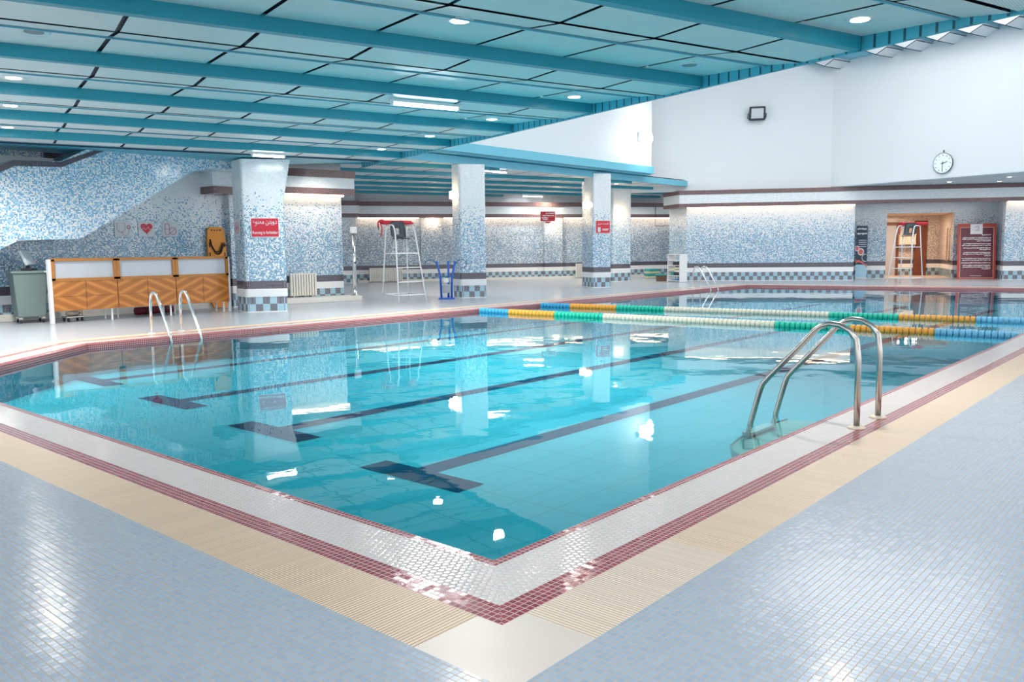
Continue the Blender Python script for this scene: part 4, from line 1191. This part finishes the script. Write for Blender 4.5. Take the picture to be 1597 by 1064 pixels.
row = ['first lit downlight of the row along the ceiling edge, above the pool ladder', 'second lit downlight of the row along the ceiling edge', 'third lit downlight of the row along the ceiling edge', 'fourth lit downlight of the row along the ceiling edge', 'fifth lit downlight of the row along the ceiling edge, by the aisle']
for i, k in enumerate((-1, 1, 2, 3, 4)):
    nb = N0 + NP * k + 1.76; p = gn(6.88, nb); downlight(row[i], p.x, p.y, ceil_z(nb) - .004, power=26 if k > 0 else 15)
p = gn(3.68, N0 + 1.32); downlight('lit downlight alone in the middle of the panelled ceiling', p.x, p.y, ceil_z(N0 + 1.32) - .004)
row2 = ['lit downlight between the ceiling beams, highest of the group over the stair wall side', 'lit downlight between the ceiling beams, second of the group over the stair wall side', 'lit downlight between the ceiling beams, last of the group over the stair wall']
for i, k in enumerate((2, 3, 4)):
    nb = N0 + NP * k + (1.68, 1.55, 1.72)[i]; p = gn(.36, nb); downlight(row2[i], p.x, p.y, ceil_z(nb) - .004)
for g_, n_, lb in ((.47, 9.0, 'unlit oval ceiling vent in the panel above the stair wall side'), (6.85, 7.13, 'unlit round ceiling vent near the teal ceiling edge')):
    p = gn(g_, n_); t = thing('ceiling_vent', lb, 'vent', (p.x, p.y, ceil_z(n_) - .004), 0)
    MB().lathe([(.09, 0), (.13, -.014), (.14, -.004), (.14, .01), (.09, .012)], seg=26).build('ring', 'soffit', t); MB().lathe([(.085, -.004), (.085, .006)], seg=26).build('core', 'grey', t)


def tube_light(label, P, rz, L, power):
    t = thing('fluorescent_light', label, 'light', P, rz, 'fluorescent tube lights')
    MB().box((0, 0, -.02), (L + .06, .15, .04), bev=.006).build('housing', 'whitemetal', t)
    MB().tube([(-L / 2, .0, -.055), (L / 2, .0, -.055)], .022, 10).build('tube', 'tube', t)
    for sx in (-1, 1): MB().box((sx * (L / 2 + .01), 0, -.05), (.03, .06, .06), bev=.005).build('end_cap', 'whitemetal', t)
    v = Matrix.Rotation(rz, 3, 'Z'); area_light('fluorescent_lamp', (P[0], P[1], P[2] - .085), L, .12, power, (.93, .97, 1.0), (0, 0, rz))
    return t


p = gn(5.05, 10.22); tube_light('fluorescent tube light on the panelled ceiling above mid pool', (p.x, p.y, ceil_z(10.22) - .001), ga, .95, 60)
p = gn(4.85, 16.95); tube_light('fluorescent tube light on the ceiling beside the running-sign column', (p.x, p.y, ceil_z(16.95) - .001), ga, .62, 16)
tube_light('fluorescent tube light on the aisle ceiling before the back wall', (27.1, 22.4, ZA - .085), ga, 1.0, 26)
tube_light('fluorescent tube light under the blue fascia over the aisle edge', (18.2, 16.6, ZA - .001), 0, 1.3, 40)
for x, y, lb in ((22.9, 16.7, 'small lit downlight on the aisle ceiling just over the DEEP sign column'), (28.0, 22.3, 'small lit downlight on the aisle ceiling near the back wall'), (25.6, 17.2, 'small lit downlight on the aisle ceiling before the sconce column at the aisle end')):
    downlight(lb, x, y, ZA - .004, .09, 14, (1, .85, .65))
for i, (x, y) in enumerate(((32.55, 9.5), (31.65, 7.6), (31.0, 5.7), (32.75, 6.3))):
    downlight(('first', 'second', 'third', 'fourth')[i] + ' small downlight in the soffit over the end wall cornice', x, y, 3.436, .09, 6, group='soffit downlights over the end wall')
# fill spots without fixtures, added to brighten aisle, passage, stairs and pool
def fill_spot(loc, power, col=(1, .94, .86)):
    l = bpy.data.lights.new('downlight_or_fill', 'SPOT'); l.energy = power; l.color = col; l.spot_size = math.radians(155); l.spot_blend = .9; l.shadow_soft_size = .09
    o = bpy.data.objects.new('downlight_or_fill', l); C.objects.link(o); o.location = loc


for x, y in ((16.5, 19), (20, 19.5), (20, 23), (24, 21), (28.5, 18.6), (31, 19.2)): fill_spot((x, y, 3.5), 140)
fill_spot((12.6, 17.0, 3.4), 100)
fill_spot((4.6, 17.5, 3.6), 12); fill_spot((6.4, 17.5, 3.6), 7)  # added to lift the dark stair landing, no fixture there
for g_ in (-3, -6):
    for k in (0, 2, 4):
        p = gn(g_, N0 + NP * k + 1.7); fill_spot((p.x, p.y, 3.25), 300)  # extra fill under the ceiling, added beyond the frame


# ------------------------------------------------------------------ wall sconces
def sconce(label, P, rz):
    t = thing('wall_sconce', label, 'sconce', P, rz, 'warm wall sconces')
    MB().box((0, -.012, 0), (.12, .02, .22), bev=.004).build('back_plate', 'brass', t); MB().box((0, -.07, .0), (.16, .09, .20), bev=.015).build('shade', 'sconce', t)
    MB().lathe([(.02, -.15), (.03, -.13), (.02, -.105)], (0, -.06, 0), 12).build('finial', 'brass', t)
    v = Matrix.Rotation(rz, 3, 'Z') @ Vector((0, -.2, 0)); l = bpy.data.lights.new('sconce_lamp', 'POINT'); l.energy = 9; l.color = (1, .7, .42); l.shadow_soft_size = .07
    lo = bpy.data.objects.new('sconce_lamp', l); C.objects.link(lo); lo.location = Vector(P) + v


def face_pt(L, m, f, z):
    L, m = Vector(L), Vector(m); a = math.atan2(m.y - L.y, m.x - L.x); p = L + (m - L) * f; return (p.x, p.y, z), a


P, a = face_pt((16.10, 16.16), (15.96, 15.73), .40, 2.76); sconce('lit wall sconce on the column beside the blue equipment stand', P, a)
P, a = face_pt((22.95, 16.82), (22.41, 15.96), .45, 2.73); sconce('lit wall sconce on the side of the DEEP sign column', P, a)
a = math.atan2(17.85 - 18.2, 27.62 - 26.86); sconce('lit wall sconce on the slim column behind the DEEP sign column', (27.10, 18.09, 2.62), a)
P = far_pt(-.14, -.16, 2.48); sconce('lit wall sconce on the back wall pier above the lifeguard chair', P, math.radians(-33))
P = far_pt(5.28, -.16, 2.46); sconce('lit wall sconce on the back wall pier behind the hanging sign', P, math.radians(-33))
